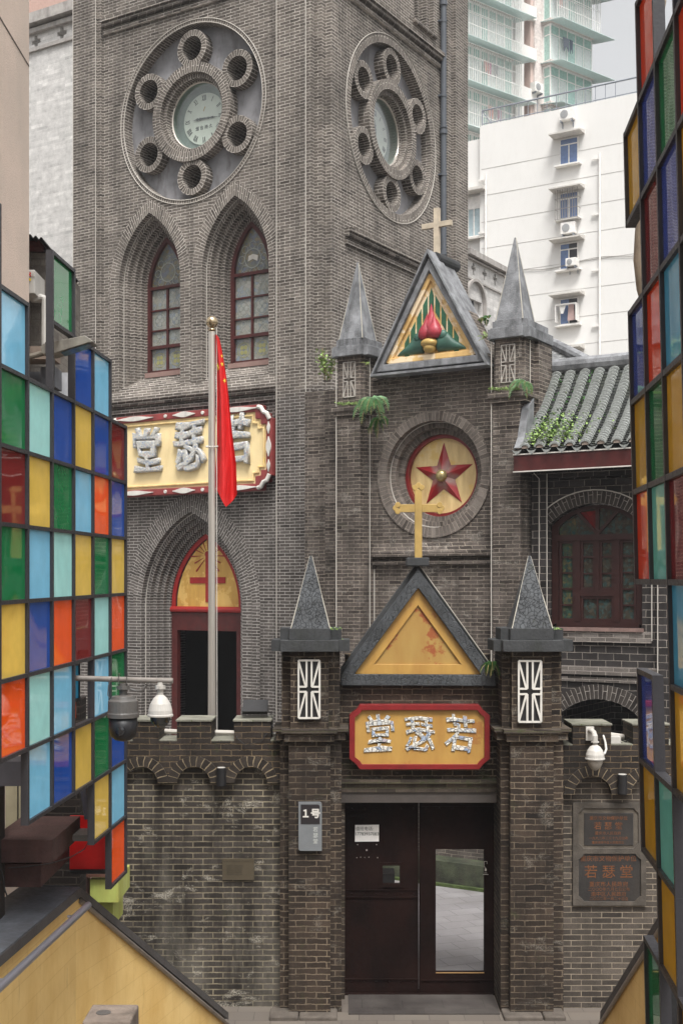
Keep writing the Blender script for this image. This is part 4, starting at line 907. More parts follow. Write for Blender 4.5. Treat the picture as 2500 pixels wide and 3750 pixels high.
# red sign of the gateway
sb_ = thing('name_board', 'ochre board with broken-china characters in a red frame above the iron doors', 'sign board', (gx(1535, 15.6), 15.65, gz(2700, 15.6)))
YB = 15.62; X = lambda px: gx(px, YB); Z = lambda py: gz(py, YB)
def scoop(x0, x1, z0, z1, r, inv=True, n=5):
    L = []
    for cx, cz, a0 in ((x0, z0, 90), (x1, z0, 180), (x1, z1, 270), (x0, z1, 0)):
        for i in range(n+1):
            a = R(a0-90*i/n); L.append((cx+r*math.cos(a), cz+r*math.sin(a)))
    return L
def cut(x0, x1, z0, z1, c): return [(x0+c, z0), (x1-c, z0), (x1-c*.62, z0+c*.5), (x1, z0+c), (x1, z1-c), (x1-c*.62, z1-c*.5), (x1-c, z1), (x0+c, z1), (x0+c*.62, z1-c*.5), (x0, z1-c), (x0, z0+c), (x0+c*.62, z0+c*.5)]
b = MB(); b.plate(cut(X(1279), X(1791), Z(2816), Z(2580), .13), [cut(X(1299), X(1772), Z(2798), Z(2600), .09)], YB-.06, YM-.002); objw('border', b, M['red'], sb_, bevel=.018)
b = MB(); b.plate(cut(X(1290), X(1781), Z(2807), Z(2590), .11), [], YB-.02, YM-.004); objw('panel', b, M['ochre'], sb_)
for ch, px in (('堂', 1388), ('瑟', 1536), ('若', 1684)):
    o = text('character', ch, .48, M['mosaic'], sb_, (X(px)-sb_.location.x, YB-.022-sb_.location.y, Z(2697)-sb_.location.z), off=.003, ext=.006, bev=.005, sx=.8, wob=.028)
# ------------------------------------------------------------------ battlement walls
def battlement(name, label, Y, px0, px1, merl, arcs, ground, mat, zmer, zcren, spring, r, ro):
    t = thing(name, label, 'brick wall', (gx((px0+px1)/2, Y), Y+.2, 0))
    X = lambda px: gx(px, Y); x0, x1 = X(px0), X(px1); yb = Y+.47; zc = gz(zcren, Y); zm = gz(zmer, Y); zs = gz(spring, Y); yf = Y-.09
    b = MB(); b.box(x0, x1, Y, yb, 0, zc-.002); objw('wall', b, M[mat], t)
    # corbelled band with relief arches
    lower = [(x0, zc), (x1, zc)]; cut_ = []
    pts = [(x1, zs)]
    for c in sorted(arcs, reverse=True):
        cxx = X(c)
        for i in range(13):
            a = math.pi*i/12; px_, pz_ = cxx+r*math.cos(a), zs+r*math.sin(a)
            if x0 < px_ < x1: pts.append((px_, pz_))
    pts.append((x0, zs))
    b = MB(); b.plate([(x0, zc), (x1, zc)]+pts, [], yf, Y+.05); objw('corbel_band', b, M['gate_dark'], t)
    for c in arcs:
        cxx = X(c); pi_ = [(cxx+r*math.cos(math.pi*i/12), zs+r*math.sin(math.pi*i/12)) for i in range(13)]; po_ = [(cxx+ro*math.cos(math.pi*i/12), zs+ro*math.sin(math.pi*i/12)) for i in range(13)]
        keep = [i for i in range(13) if x0-.02 < po_[i][0] < x1+.02 and x0-.02 < pi_[i][0] < x1+.02]
        bb = MB(); bb.band([pi_[i] for i in keep], [po_[i] for i in keep], yf-.02, Y+.02); objw('relief_arch', bb, M['arch_uv'], t)
    for m0, m1 in merl:
        b = MB(); b.box(X(m0), X(m1), yf-.0, yb, zc, zm-.02); m_ = objw('merlon', b, M['gate_dark'], t)
        b = MB(); b.box(X(m0)-.012, X(m1)+.012, yf-.015, yb+.01, zm-.0199, zm); objw('coping', b, M['cop'], t, m_)
    b = MB(); b.box(x0, x1, yf+.001, yb-.001, zc, zc+.012); objw('crenel_floor', b, M['cop'], t)
    return t
M['cop'] = brick('mossy_coping', '#6c6a60', '#8d8b7e', '#5a6038', bw=.25, rh=.2, dark=.3, green=.5)
battlement('battlement_wall', 'long weathered battlement wall with relief arches and white stains, left of the gateway', 15.5, -100, 1030, [(-40, 60), (130, 235), (300, 410), (490, 586), (651, 776), (859, 992)], [121, 321, 522, 713, 921], 0, 'wall_l', 2634, 2712, 2863, .2, .325)
battlement('battlement_wall', 'plain battlement wall with stone inscriptions and one arch, right of the gateway', 15.45, 2058, 2900, [(2091, 2231), (2311, 2441), (2520, 2640)], [2164, 2370, 2576], 0, 'wall_r', 2648, 2727, 2905, .225, .35)
# kerb stones in front of the pillars
for i, (px0_, px1_, Y) in enumerate(((985, 1250, 15.0), (1845, 2075, 15.0))):
    b = MB(); x = gx(px0_, Y)
    while x < gx(px1_, Y)-.1:
        w_ = min(random.uniform(.35, .5), gx(px1_, Y)-x); b.box(x, x+w_-.01, Y-.02, Y+.3, -.02, .05+random.uniform(0, .01)); x += w_
    tag(obj('kerb_stone', b, M['stone'], bevel=.02), ['low worn stone plinth under the left pillar', 'low worn stone plinth under the right pillar'][i], 'stone plinth')
b = MB(); b.box(gx(1275, 15.7), gx(1812, 15.7), 15.2, 15.92, -.01, .014); o = obj('dark_paving', b, paving('dark_slab_paving', '#3a3432', '#2f2a28', '#1c1917', .5, .35)); o['kind'] = 'structure'
b = MB(); b.box(gx(1400, 24), gx(2000, 24), 23.2, 23.7, 0, .75)
# moss-covered low step in the courtyard, on the porch's foot
st_ = MB(); st_.box(2.3, 4.9, PW-.42, PW-.01, 0, .42); o = obj('stone_step', st_, plain('mossy_stone', '#363a2a', .9, var=.7, scale=4, bump=1, dirt=.8)); o.location = (TX, TY, 0); o.rotation_euler = (0, 0, -TA); tag(o, 'mossy stone step at the foot of the porch, seen through the door pane', 'stone step')
st_ = MB(); st_.box(2.0, 5.2, PW-.5, PW-.4, 0, .05); o = obj('moss', st_, M['moss']); o.location = (TX, TY, 0); o.rotation_euler = (0, 0, -TA); o['kind'] = 'stuff'; tag(o, 'green moss along the foot of the step', 'moss')

# ------------------------------------------------------------------ flagpole and flag
YF = 17.2
fp = thing('flagpole', 'tall steel flagpole with a ball finial behind the battlements', 'flagpole', (gx(776, YF), YF, 0)); l = fp.location
b = MB(); b.smooth = False; z1 = gz(1215, YF)-0
b.tube([(0, 0, 0), (0, 0, 2.5), (0, 0, z1)], .064, 20, r2=.046); obj('pole', b, M['steel'], fp)
b = MB(); b.smooth = True; zz = gz(1179, YF); b.lathe([(.04, zz-.12), (.055, zz-.115), (.055, zz-.1), (.03, zz-.09), (.03, zz-.085)]+[(.084*math.cos(R(a)), zz+.084*math.sin(R(a))) for a in range(-68, 91, 14)], (0, 0, 0), 22); obj('finial', b, plain('gold_steel_ball', '#b5a284', .18, .9, bump=0), fp)
b = MB(); zr = gz(1635, YF)
for k in range(14):
    a = 2*math.pi*k/14; blob(b, (.075*math.cos(a), .075*math.sin(a), zr+.012*math.sin(a)), .014, .014, .014, 6, 4)
b.tube([(.07, -.02, zr), (.07, -.02, zr-1.0)], .004, 5); b.tube([(.066, -.03, z1+.05), (.075, -.03, 1.2)], .005, 5); obj('halyard', b, M['white'], fp)
fl_ = thing('flag', 'limp red flag with yellow stars hanging beside the steel pole', 'flag', (l.x+.06, YF, gz(1225, YF))); l2 = fl_.location
def flagpt(s, t):      # s across from the pole, t down
    pxl = 786+(6 if t < .72 else 0)*0+10*math.sin(t*2.6)-6*t
    pxr = 801+66*min(1, t/.8)**.85+3*math.sin(t*7)
    pyb = 1857-95*abs(s-.52)**1.15*1.9 if s < .52 else 1857-100*(s-.52)**1.05
    y0 = 1222+12*s; py = y0+(pyb-y0)*t
    fold = math.sin(s*math.pi*2.6+t*1.3+.4)*(.035+.045*t)+.012*math.sin(s*11+t*4)*t
    return Vector((gx(pxl+(pxr-pxl)*s, YF)-l2.x, -.03+fold, gz(py, YF)-l2.z))
b = MB(); b.smooth = True; NS, NTT = 44, 60
b.add([flagpt(i/NS, j/NTT) for j in range(NTT+1) for i in range(NS+1)], [(j*(NS+1)+i, j*(NS+1)+i+1, (j+1)*(NS+1)+i+1, (j+1)*(NS+1)+i) for j in range(NTT) for i in range(NS)])
fm = NT('flag_red_cloth'); tc = fm.n('ShaderNodeTexCoord').outputs['Object']; fn = fm.noise(fm.scale(tc, (9, 9, 2)), 1.2, 3)
fm.p.inputs['Base Color'].default_value = lin('#c41313'); fm.p.inputs['Roughness'].default_value = .55; fm.bump(fn.outputs[0], .7, .05)
fm.p.inputs['Subsurface Weight'].default_value = 0
obj('cloth', b, fm.m, fl_)
sm = plain('star_yellow', '#e8d24a', .6, bump=0)
for (s, t, r_) in ((.3, .2, .07), (.75, .17, .035), (.85, .12, .03), (.8, .27, .035)):
    c = flagpt(s, t); q = MB(); pts = []
    for k in range(10):
        a = R(90+36*k+20); rr = r_ if k % 2 == 0 else r_*.4; ss = s+rr*math.cos(a)/(.12+.2*t)*.7; tt = t+rr*math.sin(a)/2.3
        p = flagpt(min(max(ss, 0), 1), tt); pts.append(p+Vector((0, -.006, 0)))
    q.add(pts+[c+Vector((0, -.007, 0))], [(k, (k+1) % 10, 10) for k in range(10)]); obj('star', q, sm, fl_)
# ------------------------------------------------------------------ coloured glass screens beside the steps
def screen(name, label, T, W, zrow, cells, pal, extra=(), fw=.026, fd=.05):
    t = thing(name, label, 'glass screen', T(0, min(zrow.values()), 0)); edges = set()
    for (c, r_, k) in cells:
        edges |= {('h', c, r_), ('h', c, r_+1), ('v', c, r_), ('v', c+1, r_)}
    for e in extra: edges.add(e)
    b = MB(); h = fw/2; l = t.location
    TL = lambda a, q, d: tuple(Vector(T(a, q, d))-l)
    for n_, (k, c, r_) in enumerate(sorted(edges, key=str)):
        if k == 'h': b.plate(rect(c*W+h*.96, (c+1)*W-h*.96, zrow[r_]-h, zrow[r_]+h), [], .002, fd-.002, TL)
        else: b.plate(rect(c*W-h, c*W+h, zrow[r_+1]-h, zrow[r_]-h-.0004 if ('v', c, r_-1) in edges else zrow[r_]+h), [], 0, fd, TL)
    obj('frame', b, M['frame'], t)
    for (c, r_, k) in cells:
        if k not in pal: continue
        q = MB(); q.plate(rect(c*W+h*.7, (c+1)*W-h*.7, zrow[r_+1]+h*.7, zrow[r_]-h*.7), [], .022, .03, TL); obj('glass_pane', q, pal[k], t)
    return t, TL
XL, YL = (465-CX)/F*11, 11.0
TLs = lambda a, q, d: (XL-.0626*a-d, YL-a, q-.013*a)
zr = {i: ZC+60*YL/F-(1565+203.6*i-2100)*YL/F for i in range(-4, 10)}
cellsL = []
colsL = {0: (0, 'ma bl ye orr gr bl lb orr'), 1: (-1, 'lb bl orr gr cy lb gr ye'), 2: (-1, 'bl ye lb ye ma open ye'), 3: (0, 'bl gr cy orr lb bl'), 4: (0, 'cy ye lb bl cy lb'), 5: (-1, 'lb gr ma gr ye orr'), 6: (-2, 'ye cy bl lb gr bl ma')}
for c, (r0, s) in colsL.items():
    for i, k in enumerate(s.split()): cellsL.append((c, r0+i, k))
cellsL.append((3, -2, 'gr'))
WL = .551
t, TLl = screen('stained_glass_screen', 'left stepped screen of flat coloured glass squares in a dark grey frame', TLs, WL, zr, cellsL, GL, extra=[('v', 4, -1)])
# the tilted vent square and what is seen in it
b = MB(); c, r_ = 2, 4
b.plate(rect(c*WL+.04, (c+1)*WL-.04, zr[r_+1]+.16, zr[r_]-.03), [rect(c*WL+.06, (c+1)*WL-.07, zr[r_+1]+.18, zr[r_]-.05)], .1, .12, TLl); obj('vent_frame', b, M['black'], t)
q = MB(); q.plate(rect(c*WL+.06, (c+1)*WL-.07, zr[r_+1]+.18, zr[r_]-.05), [], .108, .112, TLl); obj('glass_pane', q, glaze('glass_teal', '#1f86ad', spec=.3), t)
q = MB(); q.plate(rect(c*WL+.05, (c+1)*WL-.12, zr[r_+1]+.02, zr[r_+1]+.15), [], .13, .14, TLl); obj('red_flap', q, GL['orr'], t)
XRr, YR = (2307-CX)/F*7.4, 7.4
def TRs(a, q, d): return (XRr-.08*a+d-.025*(q-6.2), YR-a, q-.0097*a)
zr2 = {i: ZC+45*YR/F-(168+327*i-2115)*YR/F for i in range(-3, 13)}
WR = .531; cellsR = []
for c, r0, s in ((0, 1, 'ye'), (0, 3, 'bl ye orr'), (0, 7, 'bl ye'), (0, 10, 'gr'), (1, 0, 'orr bl ma orr gr cy'), (1, 8, 'cy ye'), (2, 1, 'gr bl lb ye ma lb ye'), (3, 0, 'bl orr ye gr lb cy orr bl'), (2, 10, 'ye'), (4, 1, 'lb ye bl gr cy orr')):
    for i, k in enumerate(s.split()): cellsR.append((c, r0+i, k))
t, TLr = screen('stained_glass_screen', 'right stepped screen of glossy coloured glass mirroring the brick tower', TRs, WR, zr2, cellsR, GR, extra=[('v', 1, 7), ('v', 1, 10), ('v', 2, 6), ('v', 2, 7), ('v', 2, 10), ('v', 1, 9), ('v', 1, 8), ('v', 2, 11), ('v', 3, 8), ('v', 3, 9)], fw=.03, fd=.06)
b = MB(); b.smooth = True; b.tube([(2.16, 8.6, gz(-60, 8.6)), (2.13, 8.6, gz(40, 8.6)), (2.1, 8.6, gz(300, 8.6)), (2.1, 8.6, gz(700, 8.6)), (2.07, 8.6, gz(850, 8.6)), (2.06, 8.6, gz(950, 8.6)), (2.08, 8.6, gz(1050, 8.6)), (2.13, 8.6, gz(1150, 8.6)), (2.15, 8.6, gz(1300, 8.6))], .07, 14)
o = obj('rolled_canvas', b, plain('brown_canvas', '#857868', .9, var=.3, bump=.4)); tag(o, 'grey-brown rolled canvas bundle hanging behind the right glass screen', 'canvas roll')
b = MB(); b.box(1.93, 2.25, 7.4, 7.7, 0, 3.9); b.box(1.9, 2.28, 7.37, 7.73, 3.9, 3.95); o = obj('dark_pillar', b, plain('dark_pillar_paint', '#1c1a1b', .8)); tag(o, 'dark pillar carrying the lower right glass screen at the frame edge', 'pillar')

# ------------------------------------------------------------------ left side: beige house, old brick wall, hydrant box, lamp
def stucco():
    m = NT('beige_stucco'); tc = m.n('ShaderNodeTexCoord').outputs['Object']; n = m.noise(tc, 70, 3, .7); n2 = m.noise(tc, .8, 4)
    c = m.mix(m.rng(n2.outputs[0], .35, .7), lin('#dcc7b7'), lin('#c6b6a8')); c = m.mix(m.rng(n.outputs[0], .58, .7, 0, .5), c, lin('#8b7a6d'))
    m.l(c, m.p.inputs['Base Color']); m.p.inputs['Roughness'].default_value = .9; m.bump(n.outputs[0], .8, .012); return m.m
bh = thing('beige_house', 'beige pebble-dashed house wall at the far left edge', 'house', (-4, 10, 0))
objw('wall', MB().box(-7, -2.97, -16, 12, 0, 16), stucco(), bh)  # unseen stretch behind the camera added to keep sky light off the lane
b = MB()
for z in (10.1, 6.9): b.box(-2.972, -2.966, -16, 11.99, z, z+.014)
objw('joint', b, plain('dark_joint', '#4a403a', .9), bh)
ow = thing('old_brick_house', 'low grey brick house with a corrugated roof edge behind the left screen', 'house', (-3.6, 13.5, 0))
X = lambda px: gx(px, 13); Z = lambda py: gz(py, 13)
objw('wall', MB().box(-6, X(184), 13, 14.5, 0, Z(925)), M['oldwall'], ow)
b = MB(); n = 26; x0 = X(60); x1 = X(192)
b.add([(x0+(x1-x0)*i/n, y, Z(880+(192-60)*.26*i/n-6*0)+.02*math.sin(i*1.6)+.0) for y in (12.6, 14.4) for i in range(n+1)], [(i, i+1, i+n+2, i+n+1) for i in range(n)]); objw('corrugated_roof', b, M['black'], ow)
objw('roof_beam', MB().box(x0, X(168), 12.75, 12.9, Z(930), Z(905)), M['red_dark'], ow)
objw('post', MB().box(X(105), X(118), 12.8, 12.95, 0, Z(925)), plain('old_post', '#4d453f', .9), ow)
objw('beam', MB().box(X(60), X(262), 12.2, 12.5, Z(1366), Z(1322)), plain('dusty_beam', '#7b6c60', .8, dirt=.5), ow)
objw('pale_panel', MB().box(X(70), X(262), 12.9, 12.98, Z(1470), Z(1370)), plain('pale_wall', '#a9aaad', .8, dirt=.5), ow)
objw('grey_block', MB().box(X(130), X(195), 12.6, 12.88, Z(1470), Z(1385)).box(X(200), X(250), 12.4, 12.7, Z(1450), Z(1380)), plain('grey_block', '#5b5c60', .8), ow)
b = MB()
for k, px in enumerate((252, 257, 262)): b.tube([(X(px)+.01*math.sin(k*2+i), 12.15, Z(1290+i*25)) for i in range(8)], .014, 6)
objw('cable', b, M['black'], ow)
YB_ = 12.8; X = lambda px: gx(px, YB_); Z = lambda py: gz(py, YB_)
hb = thing('hydrant_box', 'white fire hydrant box with a red label on the old brick wall', 'hydrant box', (X(140), YB_, Z(1100)))
objw('box', MB().box(X(104), X(152), YB_-.28, YB_+.15, Z(1098), Z(1012)), M['camera_w'], hb, bevel=.01)
objw('label_red', MB().box(X(115), X(139), YB_-.29, YB_-.282, Z(1038), Z(1022)), plain('label_red', '#b3261e', .5), hb)
objw('label_yellow', MB().box(X(116), X(138), YB_-.29, YB_-.282, Z(1053), Z(1044)), plain('label_yellow', '#d9b92e', .5), hb)
text('lettering', '消火栓', .055, M['white'], hb, (X(127)-hb.location.x, -.292, Z(1030)-hb.location.z), ext=.001)
objw('handle', MB().box(X(108), X(111), YB_-.31, YB_-.28, Z(1065), Z(1050)), M['black'], hb)
objw('pipe', MB().tube([(X(133), YB_-.1, Z(1102)), (X(160), YB_-.1, Z(1096)), (X(170), YB_-.1, Z(1100)), (X(173), YB_-.1, Z(1112)), (X(173), YB_-.1, Z(1270))], .035, 10), M['camera_w'], hb)
# street lamp
YA = 9.1; X = lambda px: gx(px, YA); Z = lambda py: gz(py, YA)
sl_ = thing('street_lamp', 'grimy flat street lamp head poking through the left screen', 'street lamp', (X(105), YA, Z(1310)))
objw('arm', MB().tube([(X(60), YA, Z(1316)), (X(120), YA, Z(1303)), (X(168), YA, Z(1290))], .02, 10), plain('grimy_metal', '#6e675c', .7, var=.3, dirt=.5), sl_)
b = MB(); b.plate([(X(158), Z(1278)), (X(168), Z(1266)), (X(320), Z(1236)), (X(350), Z(1257)), (X(345), Z(1262)), (X(335), Z(1262)), (X(200), Z(1305)), (X(165), Z(1305))], [], YA-.09, YA+.09); objw('head', b, plain('grimy_lamp_head', '#77736a', .6, var=.3, dirt=.6), sl_, bevel=.008)
b = MB(); b.add([(X(230), YA-.075, Z(1296)-.003), (X(335), YA-.075, Z(1263)-.003), (X(335), YA+.075, Z(1263)-.003), (X(230), YA+.075, Z(1296)-.003)], [(0, 1, 2, 3)]); objw('lens', b, plain('lamp_lens', '#56707c', .1, bump=0), sl_)
b = MB(); b.box(X(176), X(184), YA-.095, YA+.095, Z(1300), Z(1262)); objw('clamp', b, M['camera_g'], sl_)
# dark structure under the left screen
ud = thing('roof_structure', 'dark concrete beams and shelf under the left glass screen', 'beams', (-2.6, 11, 0)); rb_ = plain('reddish_concrete', '#4a3431', .8, var=.3, dirt=.5); db_ = plain('dark_concrete', '#2f2926', .85, var=.3, dirt=.4)
def bx(name, px0, px1, py0, py1, Y, Y2, m, root): return objw(name, MB().box(gx(px0, Y), gx(px1, Y), Y, Y2, gz(py1, Y), gz(py0, Y)), m, root)
bx('back_wall', -200, 292, 2560, 3560, 11.9, 12.2, M['inner'], ud)
bx('beam', -40, 193, 3077, 3160, 9.5, 10.5, rb_, ud); bx('beam', -40, 150, 3165, 3250, 9.7, 10.7, rb_, ud)
bx('column', -60, -22, 2700, 3500, 9.3, 9.6, db_, ud); bx('ceiling_beam', -60, 95, 2790, 2880, 9.0, 9.3, plain('steel_beam', '#4c4a4f', .6), ud)
bx('shelf_edge', 245, 325, 3060, 3082, 10.2, 10.5, M['camera_g'], ud)
b = MB(); b.tube([(gx(300, 10.2), 10.2, gz(2850, 10.2)), (gx(322, 10.2), 10.2, gz(3000, 10.2))], .03, 8); objw('strut', b, plain('blue_grey_steel', '#4e4f5c', .6), ud)
b = MB(); pts = [(30, 3180), (100, 3175), (190, 3162), (260, 3140), (310, 3110), (322, 3085)]; b.tube([(gx(p, 9.4), 9.4, gz(q, 9.4)) for p, q in pts], .004, 5); b.tube([(gx(p, 9.4), 9.4, gz(q, 9.4)) for p, q in [(2, 3165), (8, 3200), (18, 3260), (26, 3282)]], .006, 5); objw('cable', b, M['black'], ud)
cb_ = thing('meter_cabinet', 'cream metal meter cabinet in the dark under the left screen', 'cabinet', (gx(70, 10.6), 10.6, gz(3057, 10.6)))
bx('body', 20, 112, 2862, 3057, 10.6, 11.0, plain('cream_metal', '#a39a80', .6, dirt=.4), cb_); bx('handle', 76, 86, 2925, 2945, 10.55, 10.6, M['black'], cb_); bx('door_seam', 63, 67, 2865, 3055, 10.59, 10.6, M['black'], cb_)
rp = thing('red_board', 'bright red board with a black bottom rail below the left screen', 'panel', (gx(330, 10.7), 10.7, gz(3195, 10.7)))
bx('board', 255, 402, 2990, 3186, 10.7, 10.74, plain('signal_red', '#c8100c', .45, bump=0), rp); bx('rail', 255, 404, 3186, 3202, 10.68, 10.75, M['black'], rp)
yp = thing('yellow_green_box', 'lime green painted box under the left screen against the brick wall', 'box', (gx(380, 13.2), 13.2, gz(3340, 13.2)))
lm = painted('lime_paint', '#b7c36a', '#c9cf8d', .3)
bx('upper', 330, 434, 3222, 3306, 13.2, 13.9, lm, yp); bx('lower', 325, 414, 3307, 3400, 13.3, 13.9, lm, yp); bx('pink_board', 244, 329, 3210, 3300, 13.3, 13.6, plain('pink_board', '#c3a19c', .8), yp); bx('rotten_trim', 240, 400, 3203, 3214, 13.15, 13.3, plain('rotten_wood', '#5e4034', .9), yp)

# ------------------------------------------------------------------ foreground parapets
YEL = painted('yellow_wall_paint', '#dcb765', '#c8983f', .35, .52)
def parapet_mat():
    m = NT('scored_yellow_wall'); tc = m.n('ShaderNodeTexCoord').outputs['Object']; sp = m.n('ShaderNodeSeparateXYZ'); m.l(tc, sp.inputs[0]); cb = m.n('ShaderNodeCombineXYZ'); m.l(sp.outputs[1], cb.inputs[0]); m.l(sp.outputs[2], cb.inputs[1])
    br = m.n('ShaderNodeTexBrick'); m.l(cb.outputs[0], br.inputs[0]); br.inputs['Scale'].default_value = 1; br.inputs['Brick Width'].default_value = .36; br.inputs['Row Height'].default_value = .19; br.inputs['Mortar Size'].default_value = .003
    n = m.noise(m.scale(tc, (1, 1, .5)), 2, 6, .65); n2 = m.noise(m.scale(tc, (4, 4, .7)), 2.5, 6, .7)
    c = m.mix(m.rng(n.outputs[0], .35, .7), lin('#e8c784'), lin('#d3ab63')); c = m.mix(m.rng(n2.outputs[0], .62, .75, 0, .6), c, lin('#7d5526'))
    c = m.mix(m.math('MULTIPLY', br.outputs['Fac'], .35), c, lin('#b98f4a')); m.l(c, m.p.inputs['Base Color']); m.p.inputs['Roughness'].default_value = .55
    m.bump(m.math('ADD', m.math('SUBTRACT', 1, br.outputs['Fac']), n.outputs[0]), .35, .006); return m.m
PM = parapet_mat(); CM = plain('slate_cap', '#5d6066', .5, var=.25, scale=3, dirt=.4); CE = plain('cap_edge', '#4b4847', .6, var=.2, dirt=.3)
lp = thing('stair_parapet', 'yellow stair parapet with slate cap and steel handrail, bottom left', 'parapet', (-2.4, 10, 0))
A0, A1, A2 = Vector((-2.42, 7.2)), Vector((-2.18, 10.5)), Vector((-1.26, 13.95)); z1_, z2_ = 2.65, .45; WD = Vector((-.5, .03)); WD2 = Vector((-.48, .12))
def wallseg(b, p, q, zp, zq, wd, zb, lo=0, hi=0): b.add([(p.x, p.y, zb), (q.x, q.y, zb), (q.x+wd.x, q.y+wd.y, zb), (p.x+wd.x, p.y+wd.y, zb), (p.x, p.y, zp), (q.x, q.y, zq), (q.x+wd.x, q.y+wd.y, zq), (p.x+wd.x, p.y+wd.y, zp)], [(0, 1, 2, 3), (4, 5, 6, 7), (0, 1, 5, 4), (1, 2, 6, 5), (2, 3, 7, 6), (3, 0, 4, 7)])
b = MB(); i_ = Vector((-.03, 0)); wallseg(b, A0+i_, A1+i_, z1_-.08, z1_-.08, WD-i_, -.1); wallseg(b, A1+i_, A2+i_, z1_-.08, z2_-.08, WD2, -.1); objw('wall', b, PM, lp)
def capseg(b, p, q, zp, zq, wd, th=.075): b.add([(p.x, p.y, zp-th), (q.x, q.y, zq-th), (q.x+wd.x, q.y+wd.y, zq-th), (p.x+wd.x, p.y+wd.y, zp-th), (p.x, p.y, zp), (q.x, q.y, zq), (q.x+wd.x, q.y+wd.y, zq), (p.x+wd.x, p.y+wd.y, zp)], [(0, 1, 2, 3), (4, 5, 6, 7), (0, 1, 5, 4), (1, 2, 6, 5), (2, 3, 7, 6), (3, 0, 4, 7)])
b = MB(); capseg(b, A0, A1, z1_, z1_, WD); capseg(b, A1, A2, z1_, z2_, WD2); objw('cap', b, CM, lp)
b = MB(); e_ = Vector((.012, 0)); capseg(b, A0+e_, A1+e_, z1_-.006, z1_-.006, Vector((-.008, 0)), .075); capseg(b, A1+e_, A2+e_, z1_-.006, z2_-.006, Vector((-.008, 0)), .075); objw('cap_edge', b, CE, lp)
b = MB(); b.tube([(A1.x+.0, A1.y+.05, z1_-.13), (A2.x+.0, A2.y, z2_-.13)], .022, 8); objw('edge_rail', b, plain('galvanised_edge', '#8a8178', .5, .4, dirt=.4), lp)
b = MB(); b.smooth = False; b.tube([(gx(-60, 7.7), 7.7, gz(3672, 7.7)), (gx(323, 10.2), 10.2, gz(3316, 10.2))], .029, 16); objw('handrail', b, M['steel_d'], lp)
b = MB()
for t_ in (.25, .93):
    p = Vector((gx(-60, 7.7), 7.7, gz(3672, 7.7))).lerp(Vector((gx(323, 10.2), 10.2, gz(3316, 10.2))), t_); b.tube([p, p+Vector((-.05, 0, -.05)), p+Vector((-.12, 0, -.05))], .012, 8)
objw('rail_bracket', b, M['steel_d'], lp)
sp_ = thing('stone_post', 'short stone post with a round disc on top beside the yellow parapet', 'stone post', (-1.55, 8.6, 0)); x0, x1 = gx(300, 8.4), gx(478, 8.4); z_ = gz(3742, 8.4)
objw('block', MB().box(x0, x1, 8.4, 8.75, 0, z_), plain('worn_sandstone', '#766a60', .85, var=.3, bump=.6, dirt=.7), sp_, bevel=.015)
b = MB(); b.lathe([(.05, z_), (.05, z_+.004), (.03, z_+.005)], ((x0+x1)/2-.05, 8.57, 0), 18); objw('disc', b, M['camera_g'], sp_)
rp_ = thing('stair_parapet', 'yellow stair parapet rising to the right edge behind the right screen', 'parapet', (2.95, 13, 0))
B0, B1 = Vector((2.93, 14.3)), Vector((3.05, 7.5)); b = MB(); wallseg(b, B0+Vector((.03, 0)), B1+Vector((.03, 0)), .24, 5.0, Vector((.4, 0)), -.1); objw('wall', b, PM, rp_)
b = MB(); capseg(b, B0, B1, .34, 5.1, Vector((.48, 0)), .09); objw('cap', b, CE, rp_)
b = MB(); b.tube([(B0.x, B0.y, .2), (B1.x, B1.y, 4.95)], .022, 8); objw('edge_rail', b, plain('galvanised_edge_pale', '#8a8178', .5, .4), rp_)
# ------------------------------------------------------------------ cameras, lamps, plates
YC = 9.5; X = lambda px, Y=YC: gx(px, Y); Z = lambda py, Y=YC: gz(py, Y)
br_ = thing('camera_bracket', 'grey pipe bracket sticking out of the left screen with two dome cameras', 'bracket', (X(281), YC, Z(2490)))
b = MB(); b.tube([(X(272), YC, Z(2484)), (X(633), YC, Z(2494))], .021, 14); objw('pipe', b, plain('weathered_pipe', '#79736d', .6, .1, dirt=.5), br_)
b = MB()
for px in (436, 466): b.tube([(X(px)+.0, YC-.024, Z(2478)), (X(px), YC-.024, Z(2505)), (X(px), YC+.0, Z(2507))], .004, 6); b.tube([(X(px), YC, Z(2480)), (X(px)+.002, YC-.01, Z(2466))], .005, 6)
b.tube([(X(p), YC+.01, Z(q)) for p, q in ((466, 2512), (475, 2524), (495, 2530), (520, 2529), (536, 2515), (534, 2505))], .009, 8); b.tube([(X(p), YC-.03, Z(q)) for p, q in ((412, 2480), (400, 2510), (397, 2545), (405, 2556))], .003, 5); objw('cable', b, M['camera_g'], br_)
